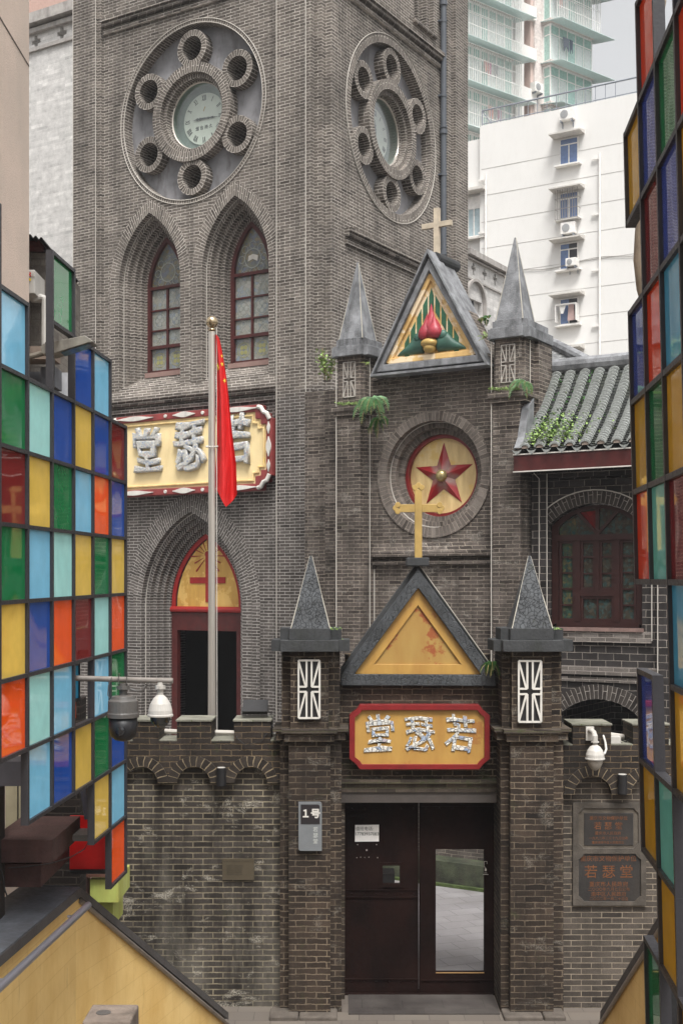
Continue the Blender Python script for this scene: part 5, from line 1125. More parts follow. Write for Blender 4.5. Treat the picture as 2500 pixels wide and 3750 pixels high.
def domecam(name, label, px, Y, ytop, ymid, ybot, hw, mh, md_, neck, dark, glassy=False):
    X_, Z_ = gx(px, Y), lambda q: gz(q, Y); s = Y/F
    t = thing(name, label, 'security camera', (X_, Y, Z_(ytop)))
    zt, zm, zb_ = 0, Z_(ymid)-Z_(ytop), Z_(ybot)-Z_(ytop); w_ = hw*s
    b = MB(); b.smooth = False
    if dark: prof = [(.02, zt+.0), (w_*.72, zt-.01), (w_*.78, zt-.03), (w_*.94, zt-.045), (w_*.96, zm+.04), (w_, zm+.03), (w_, zm), (w_*.9, zm-.002)]
    else: prof = [(.02, zt), (w_*.25, zt-.004), (w_*.55, zt-.03), (w_*.8, zt-.07), (w_*.95, zt-.12), (w_*.97, zm+.012), (w_*1.03, zm+.01), (w_*1.03, zm-.004), (w_*.85, zm-.008)]
    b.lathe(prof, n=28); obj('housing', b, mh, t, bevel=.002)
    b = MB(); b.smooth = True; h = zm-zb_
    if dark: pr = [(w_*.9, zm), (w_*.88, zm-h*.5), (w_*.8, zm-h*.75), (w_*.5, zb_+.012), (.01, zb_)]
    else: pr = [(w_*.82, zm)]+[(w_*.82*math.cos(R(a)), zm-h*math.sin(R(a))) for a in range(10, 91, 10)]
    b.lathe(pr, n=26); obj('dome', b, md_, t)
    if dark: q = MB(); q.lathe([(w_*.3, -.0), (w_*.28, -.02), (w_*.12, -.024)], (0, -w_*.84, zm-h*.5), 18, 'y'); obj('lens', q, M['dome'], t)
    b = MB(); b.tube([(0, 0, -.01), (0, 0, neck)], w_*.25, 12); b.tube([(0, 0, neck*.45), (0, 0, neck*.75)], w_*.42, 8); obj('neck', b, M['camera_w'] if not dark else M['camera_g'], t)
    return t
domecam('dome_camera', 'large grey and black dome camera under the pipe bracket', 451, YC, 2545, 2628, 2716, 58, M['camera_g'], plain('black_camera_body', '#232325', .4, bump=0), .09, True)
domecam('dome_camera', 'white dome camera with clear bubble at the tip of the pipe bracket', 587, YC, 2543, 2622, 2666, 46, M['camera_w'], plain('smoky_bubble', '#2c302f', .06, bump=0, spec=.8), .09, False)
YW = 15.12
t = domecam('dome_camera', 'white dome camera on an elbow arm on the right battlement', 2178, YW, 2727, 2780, 2823, 35, M['camera_w'], plain('scratched_bubble', '#9b948a', .2, dirt=.4), .05, False)
b = MB(); b.tube([(0, 0, .04), (0, 0, .1), (-.01, .02, .14), (-.02, .1, .15), (-.02, .24, .14)], .032, 12); obj('arm', b, M['camera_w'], t); obj('mounting_plate', MB().box(-.07, .03, .2, .235, .02, .19), M['camera_w'], t, bevel=.005)
b = MB(); b.tube([(.08, 0, -.12), (.12, .02, -.11), (.155, .1, -.07), (.165, .2, .0), (.15, .25, .08)], .014, 8); obj('cable', b, M['camera_w'], t)
fl2 = thing('floodlight', 'black finned floodlight tilted up on the left battlement', 'floodlight', (gx(934, 15.65), 15.65, gz(2622, 15.65)))
b = MB(); w_ = .155; b.plate([(-.02, .02), (.13, .16), (.11, .19), (-.06, .06)], [], -w_, w_, lambda a, q, d: (d, a, q)); obj('body', b, M['black'], fl2)
b = MB()
for i in range(16): x = -w_+.01+i*(2*w_-.02)/15; b.plate([(-.045, .015), (.1, .145), (.13, .155), (-.02, .02)], [], x-.003, x+.003, lambda a, q, d: (d, a, q))
obj('fins', b, M['black'], fl2)
b = MB(); b.tube([(-w_-.01, .04, .1), (-w_-.01, 0, 0), (w_+.01, 0, 0), (w_+.01, .04, .1)], .008, 6); obj('bracket', b, M['camera_g'], fl2)
b = MB(); b.tube([(.1, .1, .1), (.2, .05, .02), (.22, -.2, -.1), (.1, -.28, -.28), (-.1, -.28, -.33), (-.2, -.27, -.25), (-.24, -.1, -.12)], .005, 5); obj('cable', b, M['black'], fl2)
for (px, py0, py1, Y, lab) in ((810, 2812, 2879, 15.36, 'small black cylinder wall lamp left of the gateway'), (2278, 2837, 2909, 15.3, 'small black cylinder wall lamp right of the gateway above the stone tablets')):
    t = thing('wall_lamp', lab, 'wall lamp', (gx(px, Y), Y, gz(py1, Y)), group=None); h = gz(py0, Y)-gz(py1, Y)
    obj('body', MB().lathe([(.055, 0), (.058, .01), (.058, h-.01), (.055, h)], n=20), M['black'], t); obj('cap', MB().lathe([(.05, h), (.05, h+.004)], n=20), M['camera_w'], t)
jb = thing('junction_box', 'small cream junction box on the right battlement gap', 'junction box', (gx(2250, 15.5), 15.5, gz(2727, 15.5))); b = MB(); obj('box', MB().box(-.07, .07, -.04, .1, .0, .1), M['camera_w'], jb, bevel=.006)
b = MB(); b.tube([(.07, 0, .06), (.14, .02, .03), (.19, .0, .07), (.24, .05, .09), (.3, .06, .03)], .009, 6); b.tube([(.07, 0, .03), (.12, -.03, .0), (.15, -.04, -.2), (.15, -.06, -.5)], .005, 5); obj('cable', b, M['black'], jb)
def run(label, pts, Y, r_=.012, m='conduit'):
    b = MB(); b.tube([(gx(p, Y), Y, gz(q, Y)) for p, q in pts], r_, 8); tag(obj('conduit', b, M[m]), label, 'conduit')
run('white pipe run lying along the left battlement gaps', [(560, 2676), (640, 2680), (700, 2684), (780, 2682), (850, 2684), (900, 2690), (1020, 2688)], 15.9, .03)
run('pale cable run crossing the right battlement gaps', [(2055, 2680), (2120, 2684), (2240, 2692), (2310, 2702)], 15.85, .03)
ns = thing('house_number_sign', 'grey house number sign with black top on the left gateway pillar', 'sign', (gx(1135, 15.1), 15.12, gz(3116, 15.12))); X = lambda p: gx(p, 15.12)-ns.location.x; Z = lambda q: gz(q, 15.12)-ns.location.z
def rr(x0, x1, z0, z1, rs, n=5):
    L = []
    for (cx, cz, a0), r_ in zip(((x0, z0, 180), (x1, z0, 270), (x1, z1, 0), (x0, z1, 90)), rs):
        sx = 1 if cx == x0 else -1; sz = 1 if cz == z0 else -1
        for i in range(n+1): a = R(a0+90*i/n); L.append((cx+sx*r_+r_*math.cos(a), cz+sz*r_+r_*math.sin(a)))
    return L
obj('plate', MB().plate(rr(X(1093), X(1178), Z(3116), Z(2937), (.03, .002, .03, .002)), [], -.02, 0), plain('sign_grey', '#6f7274', .4), ns, bevel=.003)
obj('black_panel', MB().plate(rr(X(1101), X(1171), Z(3018), Z(2946), (.002, .002, .03, .002)), [], -.023, -.019), plain('sign_black', '#252123', .4, bump=0), ns)
text('number', '1\u53f7'.replace('1', '\uff11'), .118, M['white'], ns, (X(1137), -.024, Z(2981)), off=.004, ext=.001)
text('lettering', '若\n瑟\n堂', .062, plain('sign_pale', '#b9bbb6', .5, bump=0), ns, (X(1155), -.022, Z(3060)), ext=.001)
pn = thing('paper_notice', 'white paper notice with a phone number on the left door leaf', 'notice', (gx(1343, YD), YD-.006, gz(3083, YD))); X = lambda p: gx(p, YD)-pn.location.x; Z = lambda q: gz(q, YD)-pn.location.z
obj('paper', MB().plate([(X(1299), Z(3083)), (X(1387), Z(3082)), (X(1387), Z(3021)), (X(1300), Z(3022))], [], -.004, .002), plain('paper', '#d9d6d2', .8, bump=0), pn)
text('lettering', '值班电话:', .054, M['text_dark'], pn, (X(1334), -.005, Z(3036)), ext=.0006)
text('lettering', '17783937083', .056, M['text_dark'], pn, (X(1343), -.005, Z(3055)), ext=.0006, off=.0006)
b = MB()
for px, py in ((1309, 3094), (1378, 3094), (1342, 3114), (1306, 3142), (1382, 3142), (1320, 3140), (1335, 3141), (1350, 3140)): b.plate(circ(X(px), Z(py), .006 if py != 3114 else .012, 8), [], -.002, .004)
obj('glue_spot', b, M['white_worn'], pn)
bp = thing('brass_plaque', 'small brass text plaque on the stained left wall', 'plaque', (gx(872, 15.48), 15.49, gz(3224, 15.48))); X = lambda p: gx(p, 15.48)-bp.location.x; Z = lambda q: gz(q, 15.48)-bp.location.z
obj('plate', MB().plate(rect(X(814), X(930), Z(3224), Z(3146)), [], -.012, .009), plain('dull_brass', '#5a5142', .45, .4, var=.1, bump=.05), bp)
tb = plain('plaque_lettering', '#3f382c', .6, bump=0)
text('lettering', '渝中区重庆市历史建筑(第一批)“若瑟堂”公示牌', .021, tb, bp, (X(872), -.013, Z(3156)), ext=.0004)
text('lettering', '文物名称:若瑟堂教堂\n建筑年代:民国时期\n建筑结构:砖木结构\n建筑类别:宗教建筑\n保护级别:市级文物', .023, tb, bp, (X(858), -.013, Z(3188)), ext=.0004)
tt = thing('stone_tablets', 'two dark stone inscription tablets framed in grey cement on the right wall', 'stone tablets', (gx(2229, 15.4), 15.44, gz(3317, 15.4))); YT = 15.44; X = lambda p: gx(p, YT)-tt.location.x; Z = lambda q: gz(q, YT)-tt.location.z
obj('surround', MB().plate(rect(X(2095), X(2363), Z(3317), Z(2940)), [cut(X(2117), X(2335), Z(3106), Z(2960), .06), cut(X(2117), X(2344), Z(3302), Z(3127), .07)], -.03, .008), plain('tablet_cement', '#4b453e', .85, var=.35, bump=.6, dirt=.6), tt, bevel=.006)
obj('upper_recess', MB().plate(rect(X(2112), X(2340), Z(3110), Z(2955)), [], -.012, .006), plain('tablet_cement_light', '#544d44', .85, var=.3, bump=.5, dirt=.5), tt)
obj('upper_tablet', MB().plate(rect(X(2137), X(2317), Z(3096), Z(2978)), [], -.02, .0), M['slab'], tt, bevel=.003)
obj('lower_tablet', MB().plate(rect(X(2112), X(2350), Z(3310), Z(3121)), [], -.01, .0), M['slab'], tt)
TR = M['text_rust']
for s, sz, px, py, d in (('重庆市文物保护单位', .052, 2226, 2997, -.021), ('若 瑟 堂', .1, 2225, 3026, -.021), ('重庆市人民政府', .046, 2224, 3052, -.021), ('一九九二年三月十九日公布', .04, 2226, 3070, -.021), ('重庆市市中区人民政府立', .036, 2224, 3086, -.021),
                         ('重庆市文物保护单位', .077, 2226, 3146, -.011), ('若 瑟 堂', .17, 2227, 3196, -.011), ('重庆市人民政府', .068, 2227, 3240, -.011), ('二○○○年九月七日公布', .048, 2228, 3258, -.011), ('渝中区人民政府', .062, 2227, 3276, -.011), ('二○○二年一月二十日立', .044, 2228, 3293, -.011)):
    text('inscription', s, sz, TR, tt, (X(px), d, Z(py)), ext=.0008)
# ------------------------------------------------------------------ buildings behind
nv = thing('church_nave', 'pale painted brick church nave behind the tower, with cross-shaped holes under the cornice', 'church nave', (TX, TY, 0), -TA)
def crosshole(cx, cz, s): a = s*.36; return [(cx-a, cz-s*1.3), (cx+a, cz-s*1.3), (cx+a, cz-a), (cx+s, cz-a), (cx+s, cz+a), (cx+a, cz+a), (cx+a, cz+s), (cx-a, cz+s), (cx-a, cz+a), (cx-s, cz+a), (cx-s, cz-a), (cx-a, cz-a)]
b = MB(); b.plate(rect(-16, -6.95, 0, 20.5), [crosshole(-11.21, 20.17-.08, .17), crosshole(-10.25, 20.1, .17), crosshole(-12.2, 20.1, .17)], 3, 3.3)
b.box(-16, -6.95, 6, 6.2, 0, 20.4); b.box(-5, -.2, 6.8, 9.7, 0, 13.5)
b.plate(rect(6.8, 9.75, 0, 13.6), [crosshole(7.26, 13.35, .13), crosshole(7.92, 13.35, .13), crosshole(8.58, 13.35, .13), crosshole(9.24, 13.35, .13), rect(7.0, 7.75, 12.0, 12.55)], .1, .4, SD)
obj('wall', b, M['nave'], nv)
b = MB(); b.box(-16, -6.95, 2.75, 3.4, 20.5, 20.78); b.box(-16, -6.95, 2.88, 2.998, 20.3, 20.42); b.box(-16, -6.95, 2.93, 2.997, 19.82, 19.92)
ncm = plain('nave_cornice', '#a09b96', .8, var=.2, dirt=.4); obj('cornice', b, ncm, nv)
b = MB(); b.box(-.6, .06, 6.76, 9.8, 13.6, 13.74); b.box(-.099, -.06, 6.76, 9.76, 13.02, 13.06); b.box(-.098, -.03, 6.76, 9.77, 13.52, 13.56); obj('cornice', b, ncm, nv)
b = MB(); b.band(gothic(7.3, .5, 12.5, 13.0, 12.0), gothic(7.3, .5, 12.5, 13.0, 12.0, .07), -.0, .1, SD); obj('arch_moulding', b, plain('nave_moulding', '#9d9893', .8), nv)
b = MB(); b.box(-.5, -.4, 7.0, 7.75, 12.0, 12.6); b.box(-.2, -.15, 7.35, 7.39, 12, 12.55); obj('window', b, plain('dark_opening', '#4b4e52', .6), nv)
LB = 42.0
wbm = plain('white_wall_paint', '#d6d4d0', .8, var=.03, scale=.5, bump=.05, dirt=.12, dirtc='#b9b3aa')
wbd = thing('white_building', 'tall white painted building with a few blue windows behind the church', 'building', (TX, TY, 0), -TA)
b = MB(); b.box(-16.3, 12, LB, LB+12, 0, 31.0); b.box(-30, -16.301, LB+.3, LB+12, 0, 30.4); obj('wall', b, wbm, wbd)
b = MB()
for k in range(12): b.box(-16.2, 12, LB-.012, LB-.001, 28.55-k*2.95/2, 28.57-k*2.95/2)
obj('joint_line', b, plain('grey_joint', '#b3b0ab', .9, bump=0), wbd)
blue = plain('blue_window_glass', '#5b7199', .15, var=.15, bump=0); hoodm = plain('grey_hood', '#c2beb7', .8, dirt=.2); wfr = plain('white_window_frame', '#dddad5', .5, bump=0); dkm = plain('dark_window_gap', '#1f2024', .5, bump=0)
for i, zt in enumerate((29.36, 26.45, 23.73, 20.77, 17.9)):
    w0, w1, zb = -11.58, -10.52, zt-1.42
    b = MB(); b.plate(rect(w0, w1, zb, zt), [rect(w0+.06, (w0+w1)/2-.03, zb+.06, zt-.38), rect((w0+w1)/2+.03, w1-.06, zb+.06, zt-.38), rect(w0+.06, w1-.06, zt-.32, zt-.06)], LB-.05, LB+.02); wn = obj('window', b, wfr, wbd)
    q = MB(); q.box(w0+.05, (w0+w1)/2, LB-.015, LB-.004, zb+.05, zt-.05); obj('pane', q, blue, wn)
    q = MB(); q.box((w0+w1)/2+.001, w1-.05, LB-.016, LB-.004, zb+.05, zt-.05); obj('pane', q, dkm if i in (2, 3) else blue, wn)
    q = MB(); q.box(w0-.18, w1+.18, LB-.35, LB-.001, zb-.12, zb-.04); obj('sill', q, wfr, wn)
    q = MB(); q.plate([(LB-.75, zt+.15), (LB, zt+.28), (LB, zt+.05), (LB-.75, zt+.08)], [], w0-.35, w1+.35, lambda a, b_, d: (d, a, b_)); obj('hood', q, hoodm, wn)
    if i in (1, 4):
        q = MB()
        for k in range(10): x = w0-.1+(w1-w0+.2)*k/9; q.box(x-.012, x+.012, LB-.45, LB-.42, zb-.1, zt+.1)
        for z in (zb-.1, zb+.45, zb+1, zt+.08): q.box(w0-.12, w1+.12, LB-.45, LB-.425, z, z+.025); q.box(w0-.12, w0-.1, LB-.45, LB-.01, z, z+.025); q.box(w1+.1, w1+.12, LB-.45, LB-.01, z, z+.025)
        obj('grille', q, plain('rusty_grille', '#8b8681', .7, bump=0), wn)
    if i == 3:
        q = MB(); q.box(w0-.05, w1+.05, LB-.5, LB-.45, zt-.45, zt-.38); q.box(w0-.06, w0-.03, LB-.55, LB-.05, zb+.1, zt-.4); q.box(w1+.03, w1+.06, LB-.55, LB-.05, zb+.1, zt-.4); obj('open_sash', q, wfr, wn)
        q = MB(); q.plate([(w0+.55, zb+.15), (w1-.1, zb+.15), (w1-.15, zt-.4), (w0+.62, zt-.42)], [], LB-.3, LB-.28); obj('curtain', q, plain('faded_curtain', '#b99d97', .9, bump=0), wn)
        q = MB(); q.plate([(w0+.15, zt-.5), (w0+.5, zt-.48), (w0+.35, zt-.9), (w0+.22, zt-.88)], [], LB-.42, LB-.4); obj('washing', q, wfr, wn)
b = MB(); b.plate(rect(-17.2, -16.28-.03, 24.9, 27.2), [rect(-17.1, -16.8, 25.0, 26.5), rect(-16.74, -16.4, 25.0, 26.5)], LB+.2, LB+.28); wn = obj('window', b, wfr, wbd); q = MB(); q.box(-17.15, -16.35, LB+.25, LB+.27, 24.95, 27.1); obj('pane', q, plain('pale_glass', '#9fb0b5', .1, bump=0), wn)
q = MB(); q.box(-17.6, -15.9, LB-.5, LB+.3, 27.35, 27.5); q.box(-17.4, -16.0, LB-.1, LB+.25, 24.75, 24.85); obj('hood', q, hoodm, wn)
b = MB()
for x in (-15.89, -9.3): b.tube([(x, LB-.12, 0), (x, LB-.12, 28.2)], .06, 8); [b.box(x-.45, x, LB-.14, LB-.06, 27.9-k*2.95, 28.0-k*2.95) for k in range(7)]
obj('drainpipe', b, wfr, wbd)
b = MB(); b.tube([(-16.2+i*.6, LB-.05, 22.6+.12*math.sin(i*.7)-.0*i) for i in range(20)], .02, 5); obj('wire', b, plain('wall_wire', '#8b8782', .8, bump=0), wbd)
b = MB(); rm = plain('grey_railing', '#7b8087', .6, bump=0)
b.tube([(-16.25, LB+.2, 31.9), (12, LB+.2, 31.9)], .05, 6); b.tube([(-16.25, LB+.2, 31.15), (12, LB+.2, 31.15)], .03, 6); b.tube([(-16.25, LB+.2, 31.0), (-16.25, LB+.2, 31.9)], .04, 6); b.tube([(-16.25, LB+.2, 31.9), (-15.7, LB+.2, 31.1)], .03, 6)
for i in range(26): x = -16.25+.55*i+(0 if i < 14 else (i-14)*.6); b.tube([(x, LB+.2, 31), (x, LB+.2, 31.9)], .02, 5)
obj('roof_railing', b, rm, wbd)
def aircon(loc_, rz, w_, h, d, label):
    t = thing('air_conditioner', label, 'air conditioner', loc_, rz)
    obj('casing', MB().box(-w_/2, w_/2, -d, 0, 0, h), wfr, t, bevel=.02)
    q = MB(); q.lathe([(h*.36, 0), (h*.36, -.02), (.03, -.03)], (-w_*.12, -d-.001, h*.5), 18, 'y'); obj('fan_grille', q, plain('fan_grey', '#8f9090', .6, bump=0), t)
    q = MB(); q.box(-w_*.4, -w_*.35, -d, 0, -.12, -.001); q.box(w_*.35, w_*.4, -d, 0, -.12, -.001); q.box(-w_*.4, -w_*.35, -.06, 0, -.35, -.12); q.box(w_*.35, w_*.4, -.06, 0, -.35, -.12); obj('bracket', q, rm, t)
    return t
def TW(x, y, z): return (TX+x*tcs+y*tsn, TY-x*tsn+y*tcs, z)
aircon(TW(-11.1, LB, 30.25), -TA, .8, .6, .35, 'air conditioner just under the roof railing of the white building')
aircon(TW(-11.0, LB-.02, 24.15), -TA, .8, .6, .35, 'air conditioner under the barred window of the white building')
aircon(TW(-10.75, LB-.05, 22.35), -TA, .6, .42, .5, 'small window air conditioner at the half-open blue window')
# apartment tower
AR = R(39.3); ax_, ay_ = (2016-CX)/F*92, 92.0
ap = thing('apartment_tower', 'pale pinkish apartment tower with stacks of caged glass balconies', 'apartment building', (ax_, ay_, 0), AR)
pk = brick('pink_facade_tile', '#cfc3bd', '#d6cec9', '#bdb1ab', bw=1.2, rh=.28, ms=.012, dark=.05, bmp=.1, wob=.002); pkd = plain('pink_recess', '#c0aca3', .8, var=.05)
wt = plain('white_strip', '#e3e0db', .7, var=.04, bump=0); gg = plain('hazed_green_glass', '#9dbdb4', .12, var=.2, bump=0, spec=.6); cg = plain('hazed_green_canopy', '#b4c4c1', .35, bump=0); slabm = plain('balcony_slab', '#c9beb8', .8, dirt=.3); bars = plain('white_bars', '#e4e2de', .5, bump=0)  # glass and canopy greens paled to imitate distance haze
b = MB(); b.box(-.9, 5.0, .75, 9, 0, 60); b.box(-3.9, -1.2, 1.9, 9, 0, 60); b.box(-12, -3.9, .75, 9, 0, 60); obj('wall', b, pk, ap)
b = MB(); b.box(-1.2, -.9, .9, 1.9, 0, 60); b.box(-3.9, -3.6, .9, 1.88, 0, 60); obj('recess', b, pkd, ap)
b = MB(); b.box(-3.0, -2.1, .7, 1.89, 0, 60)
for k in range(8): zf = 52.8-3.03*k; b.box(-3.95, -.85, .62, 1.0, zf-.1, zf+.85)
obj('white_frame', b, wt, ap)
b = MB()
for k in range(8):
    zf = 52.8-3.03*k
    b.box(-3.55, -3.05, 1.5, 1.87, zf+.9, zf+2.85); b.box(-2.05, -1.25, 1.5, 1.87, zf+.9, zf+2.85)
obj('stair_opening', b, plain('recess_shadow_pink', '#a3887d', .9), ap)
cur_ = plain('pale_curtain', '#c9cfcc', .8, bump=0)
def balcony(xl, xr, zf, cage, canopy, clothes, lf=True):
    s = MB(); s.box(xl-.15, xr+.15, -.15, .9, zf-.25, zf); bl = obj('balcony', s, slabm, ap)
    q = MB(); q.box(xl, xr, 0, .06, zf, zf+.12); q.box(xl, xr, -.002, .07, zf+1.9, zf+1.98); q.box(xl, xr, -.003, .08, zf+2.6, zf+2.75); n = max(3, int((xr-xl)/.78))
    for i in range(n+1): x = xl+(xr-xl)*i/n; q.box(x-.045, x+.045, -.005, .085, zf+.1, zf+2.6)
    q.box(xl-.001, xl+.08, .08, .75, zf, zf+.12); q.box(xl-.001, xl+.08, .09, .75, zf+1.9, zf+1.98); q.box(xl-.001, xl+.08, .65, .75, zf+.12, zf+2.6); q.box(xl-.001, xl+.08, .086, .75, zf+2.6, zf+2.74); obj('window_frame', q, bars, bl)
    q = MB(); q.box(xl+.03, xr-.03, .03, .05, zf+.1, zf+2.6); q.box(xl+.03, xl+.05, .08, .7, zf+.1, zf+2.6); obj('green_glass', q, gg, bl)
    if not cage or True:
        for i in range(n):
            if (i+int(zf)) % 3: x = xl+(xr-xl)*(i+.12)/n; obj('curtain', MB().box(x, x+(xr-xl)/n*.75, .015, .028, zf+.15, zf+1.85), cur_, bl)
    if canopy:
        q = MB(); zc = zf+2.85; q.plate([(-1.35, zc-.28), (.75, zc+.1), (.75, zc+.14), (-1.35, zc-.24)], [], xl-.3, xr+1.1, lambda a, b_, d: (d, a, b_)); obj('canopy', q, cg, bl)
    if cage:
        q = MB(); n = int((xr-xl)/.19); z0_, z1_ = zf-.05, zf+2.5
        for i in range(n+1): x = xl+(xr-xl+.3)*i/n; q.box(x-.018, x+.018, -.62, -.585, z0_, z1_)
        for z in (z0_, z0_+.85, z0_+1.7, z1_): q.box(xl, xr+.3, -.63, -.6, z-.02, z+.02)
        for i in range(5): y = -.6+.12*i; q.box(xr+.28, xr+.3, y, y+.02, z0_, z1_)
        for i in range(int(n/2)): x = xl+(xr-xl+.3)*i*2/n; q.box(x-.01, x+.01, -.6, -.1, z0_, z0_+.02)
        obj('cage', q, bars, bl)
    for x, c_, w_ in clothes:
        q = MB(); q.plate([(x, zf+1.9), (x+w_, zf+1.88), (x+w_*.9, zf+.9), (x+w_*.55, zf+1.3), (x+w_*.2, zf+.85)], [], -.3, -.27); obj('washing', q, plain('washing_'+c_.strip('#'), c_, .9, bump=0), bl)
for k in range(5):
    zf = 49.85-3.03*k
    balcony(0, 4.6, zf, k == 1, k > 0 or True, [(1.0, '#6f7682', .7), (1.75, '#4f5a6b', .35)] if k == 2 else ([(.6, '#c9968f', .4)] if k == 1 else []))
for k in range(6):
    zf = 49.0-3.03*k
    balcony(-12, -4.1, zf, True, True, [(-10+k, '#b0708f', .5), (-8.4+k*.4, '#cf8f84', .5), (-6.2, '#8a8d8f', .4)] if k != 2 else [])
wl = ap.matrix_basis.copy() if False else None
def AW(x, y, z): return (ax_+x*math.cos(AR)-y*math.sin(AR), ay_+x*math.sin(AR)+y*math.cos(AR), z)
aircon(AW(-.95, .75, 41.3), AR, .9, .7, .5, 'air conditioner on the pink wall between the two balcony stacks')
rbld = thing('red_brown_building', 'red-brown high-rise corner with white balustrades peeping over the nave', 'building', (-20, 80, 0), R(20))
b = MB(); b.box(-8, 4.6, 0, 8, 0, 60); obj('wall', b, plain('red_brown_tile', '#a5877b', .8, var=.1), rbld)
b = MB(); b.box(-8, -.5, -1.2, -.001, 40.3, 41.5); b.box(3.2, 4.0, -.6, -.001, 0, 60); obj('balustrade', b, wt, rbld)
rr_ = thing('rear_roof', 'grey tiled roof slope behind the right turret', 'roof', (TX, TY, 0), -TA)
p4 = [onf(1990, 1250, 1.6), onf(2182, 1345, 1.6), onf(2120, 1420, 1.6), onf(1990, 1420, 1.6)]
b = MB(); b.plate(p4, [], 1.6, 1.75, lambda a, q, d: (a, d+(q-9.5)*.9, q)); 
rt = NT('rear_tile'); tc = rt.n('ShaderNodeTexCoord').outputs['Object']; wv = rt.n('ShaderNodeTexVoronoi'); rt.l(rt.scale(tc, (1, 1, 2)), wv.inputs[0]); wv.inputs['Scale'].default_value = 9
rt.l(rt.ramp(wv.outputs[0], [(.1, lin('#c3c3c0')), (.5, lin('#6c6d6d'))]), rt.p.inputs['Base Color']); rt.bump(wv.outputs[0], 1, .03); obj('tiles', b, rt.m, rr_)
b = MB(); f_ = lambda p: (p[0], 1.58+(p[1]-9.5)*.9, p[1]+.04); b.tube([f_(p4[0]), f_(p4[1])], .11, 10); obj('ridge', b, M['cement'], rr_)

# ------------------------------------------------------------------ plants
def leafquad(b, p, d, up, L, W_):
    d = d.normalized(); s = d.cross(up)
    if s.length < 1e-3: s = Vector((1, 0, 0))
    s.normalize(); b.add([p, p+d*L*.45+s*W_, p+d*L, p+d*L*.45-s*W_], [(0, 1, 2, 3)])
def fern(name, label, base, n, L, out, droop=1.0, mat='leaf', spread=1.2, seed=1):
    rnd = random.Random(seed); b = MB(); base = Vector(base); out = Vector(out).normalized(); side = out.cross(Vector((0, 0, 1))).normalized()
    st = MB()
    for i in range(n):
        a = rnd.uniform(-spread, spread); e = rnd.uniform(-.3, .9); l_ = L*rnd.uniform(.6, 1.1)
        d = (out*math.cos(a)+side*math.sin(a)+Vector((0, 0, e))).normalized(); p = Vector((0, 0, 0)); pts = [p]
        m = 16
        for j in range(m):
            d = (d+Vector((0, 0, -1))*.1*droop).normalized(); p = p+d*l_/m; pts.append(p)
        st.tube(pts, .0035, 4)
        for j in range(2, m+1):
            q = pts[j]; t = (pts[j]-pts[j-1]).normalized(); s = t.cross(Vector((0, 0, 1)) if abs(t.z) < .95 else out); s.normalize()
            w_ = l_*.26*math.sin(math.pi*min(1, (j/m)**.7*.93+.05))
            for sg in (-1, 1): leafquad(b, q, s*sg+t*.45+Vector((0, 0, rnd.uniform(-.25, .1))), t, w_, l_*.036)
    t = thing(name, label, 'fern' if 'fern' in name else 'plant', base); obj('fronds', b, M[mat], t); obj('stems', st, M['leaf3'], t); return t
TWv = lambda x, y, z: Vector(TW(x, y, z)); outv = Vector((-tsn, -tcs, 0))
M['leaf_p'] = plain('pale_fern_leaf', '#8fb58a', .55, var=.35, scale=14, bump=0)
x, z = onf(1362, 1462, -2.42); fern('fern', 'large pale fern hanging from the ledge left of the star medallion', TWv(x, -2.4, z), 15, .56, outv+Vector((.3, 0, 0)), 1.5, 'leaf_p', 1.5, 3)
x, z = onf(1390, 1530, -2.3); fern('fern', 'darker fern dangling below the large fern, left of the star medallion', TWv(x, -2.3, z), 10, .4, outv+Vector((0, 0, -.6)), 1.9, 'leaf', 1.2, 5)
x, z = onf(1922, 1398, -2.4); fern('fern', 'fern drooping from the right turret ledge', TWv(x, -2.4, z), 13, .42, outv, 1.5, 'leaf_p', 1.6, 7)
fern('fern', 'small bright fern in the corner of the yellow pediment and right pillar', (gx(1800, 15.5), 15.5, gz(2430, 15.5)), 13, .24, (-.3, -1, 0), 1.4, 'leaf', 1.3, 11)
x, z = onf(1356, 1335, -2.2); fern('weed', 'small weed at the left foot of the gable', TWv(x, -2.3, z), 5, .16, outv, .6, 'leaf2', 1.2, 13)
x, z = onf(1782, 1235, -2.4); fern('weed', 'little pale weed between the gable and the right turret', TWv(x, -2.4, z), 4, .16, outv+Vector((-.5, 0, .6)), .5, 'leaf2', .8, 15)
x, z = onf(1788, 1175, -1.4); fern('weed', 'green grass tuft behind the gable by the right turret', TWv(x, -1.5, z), 9, .3, outv+Vector((-.5, 0, .3)), 1.2, 'leaf', 1.0, 16)
def leaves(name, label, cat, pts, size, mat, seed=1, stems=None):
    rnd = random.Random(seed); t = thing(name, label, cat, pts[0]); o = Vector(pts[0]); b = MB()
    for p in pts:
        p = Vector(p)-o; d = Vector((rnd.uniform(-1, 1), rnd.uniform(-1, 1), rnd.uniform(-.6, .8))); up = Vector((rnd.uniform(-1, 1), rnd.uniform(-1, 1), 1)); s = size*rnd.uniform(.6, 1.4); leafquad(b, p, d, up, s, s*.38)
    obj('leaves', b, M[mat], t)
    if stems:
        q = MB()
        for s in stems: q.tube([Vector(k)-o for k in s], .006, 4)
        obj('stems', q, M['leaf3'], t)
    return t
rnd = random.Random(5); pts = []; stems = []
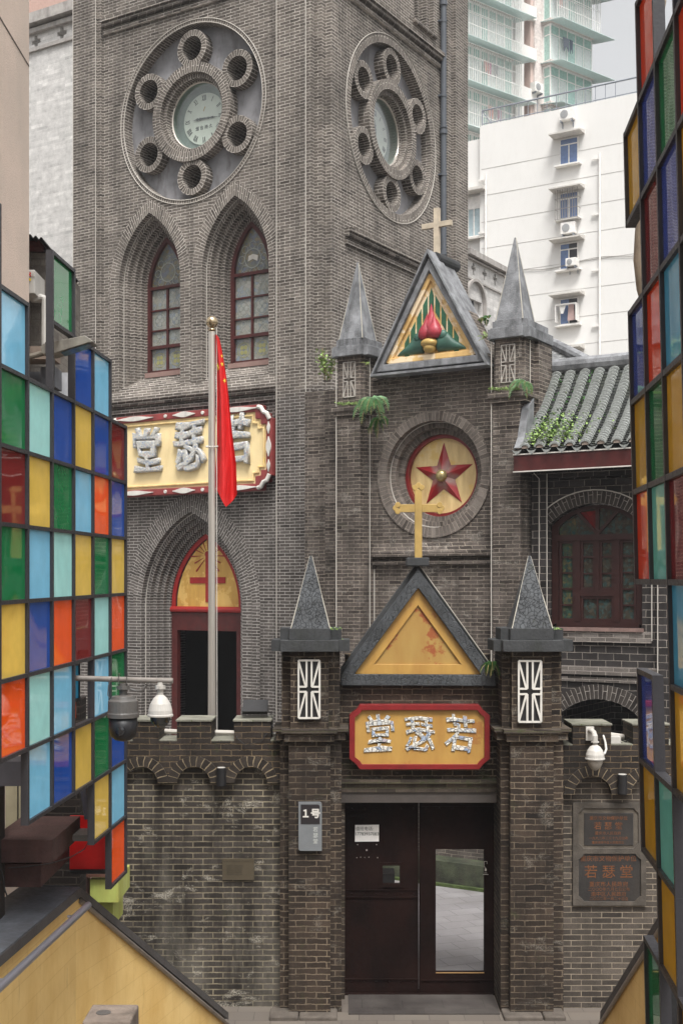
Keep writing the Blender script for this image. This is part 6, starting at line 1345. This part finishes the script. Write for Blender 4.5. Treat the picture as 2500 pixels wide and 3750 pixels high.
for i in range(7):
    x0, z0 = onf(1222, 1395, -1.7); p = [TWv(x0+rnd.uniform(-.1, .05), -1.9, z0)]; tgt = onf(rnd.uniform(1168, 1238), rnd.uniform(1255, 1330), -1.9)
    e = TWv(tgt[0], -1.95, tgt[1]); m = p[0].lerp(e, .5)+Vector((rnd.uniform(-.05, .05), 0, .08)); stems.append([p[0], m, e])
    for k in range(34): t_ = rnd.uniform(.15, 1); pts.append((p[0].lerp(m, t_*2) if t_ < .5 else m.lerp(e, t_*2-1))+Vector([rnd.gauss(0, .045) for _ in range(3)]))
leaves('shrub', 'thin leafy shrub growing from the wall left of the left turret', 'shrub', pts, .06, 'leaf2', 3, stems)
def roofpt(x, s, h=.1): y, z = slope(s); return TWv(x, y, z+h)
pts = []
for i in range(950):
    s = min(.95, max(.02, abs(rnd.gauss(.12, .14)))); x = 5.55+abs(rnd.gauss(.35, .33))+s*.35; x = min(x, 7.0); pts.append(roofpt(x, s, rnd.uniform(.04, .26)*(1-s*.5)))
leaves('roof_weeds', 'bushy pale green weeds overgrowing the lower left of the tiled roof', 'weeds', pts, .045, 'leaf2', 9)['kind'] = 'stuff'
pts = []
for i in range(700):
    s = rnd.uniform(.15, .98); c_ = rnd.choice((5.5, 5.62, 5.84, 6.04, 6.25, 6.6)); pts.append(roofpt(c_+rnd.gauss(0, .05), s, rnd.uniform(.02, .14)*(1.3-s)))
leaves('roof_vines', 'thin green creepers trailing up the tile grooves by the right turret', 'creepers', pts, .045, 'leaf', 19)['kind'] = 'stuff'
for (lab, px0, px1, py, d) in (('moss strip on the left turret ledge', 1232, 1335, 1478, -2.44), ('moss strip on the right turret ledge', 1790, 1900, 1424, -2.44)):
    pts = []
    for i in range(420): a = onf(rnd.uniform(px0, px1), py+rnd.gauss(0, 2.5), d+.05); pts.append(TWv(a[0], d+rnd.uniform(0, .1), a[1]))
    leaves('moss', lab, 'moss', pts, .022, 'leaf2', 21)['kind'] = 'stuff'
pts = [(gx(rnd.uniform(1200, 1250), 15.3), 15.2+rnd.uniform(0, .3), gz(2303+rnd.gauss(0, 2), 15.3)) for i in range(200)]+[(gx(rnd.uniform(1225, 1262), 15.4), 15.3+rnd.uniform(0, .2), gz(2345+rnd.gauss(0, 2), 15.4)) for i in range(120)]
leaves('moss', 'bright moss on the right edge of the left pillar cap', 'moss', pts, .016, 'leaf2', 25)['kind'] = 'stuff'
pts = [(gx(rnd.uniform(2003, 2050), 15.3), 15.2+rnd.uniform(0, .3), gz(2303+rnd.gauss(0, 2), 15.3)) for i in range(200)]+[(gx(rnd.uniform(2045, 2070), 15.4), 15.3+rnd.uniform(0, .2), gz(2348+rnd.gauss(0, 2), 15.4)) for i in range(90)]
leaves('moss', 'bright moss on the right edge of the right pillar cap', 'moss', pts, .016, 'leaf2', 27)['kind'] = 'stuff'

# ------------------------------------------------------------------ haze between the houses
hz_ = MB(); hz_.box(-70, 70, -25, 135, -1.3, 62); ho = obj('haze', hz_, None); ho['kind'] = 'stuff'
hm = bpy.data.materials.new('haze_air'); hm.use_nodes = True; hm.node_tree.nodes.clear()
ho_ = hm.node_tree.nodes.new('ShaderNodeOutputMaterial'); hv = hm.node_tree.nodes.new('ShaderNodeVolumePrincipled'); hv.inputs['Color'].default_value = (.93, .94, .96, 1); hv.inputs['Density'].default_value = .0008; hv.inputs['Anisotropy'].default_value = .2
hm.node_tree.links.new(hv.outputs[0], ho_.inputs['Volume']); ho.data.materials.clear(); ho.data.materials.append(hm)
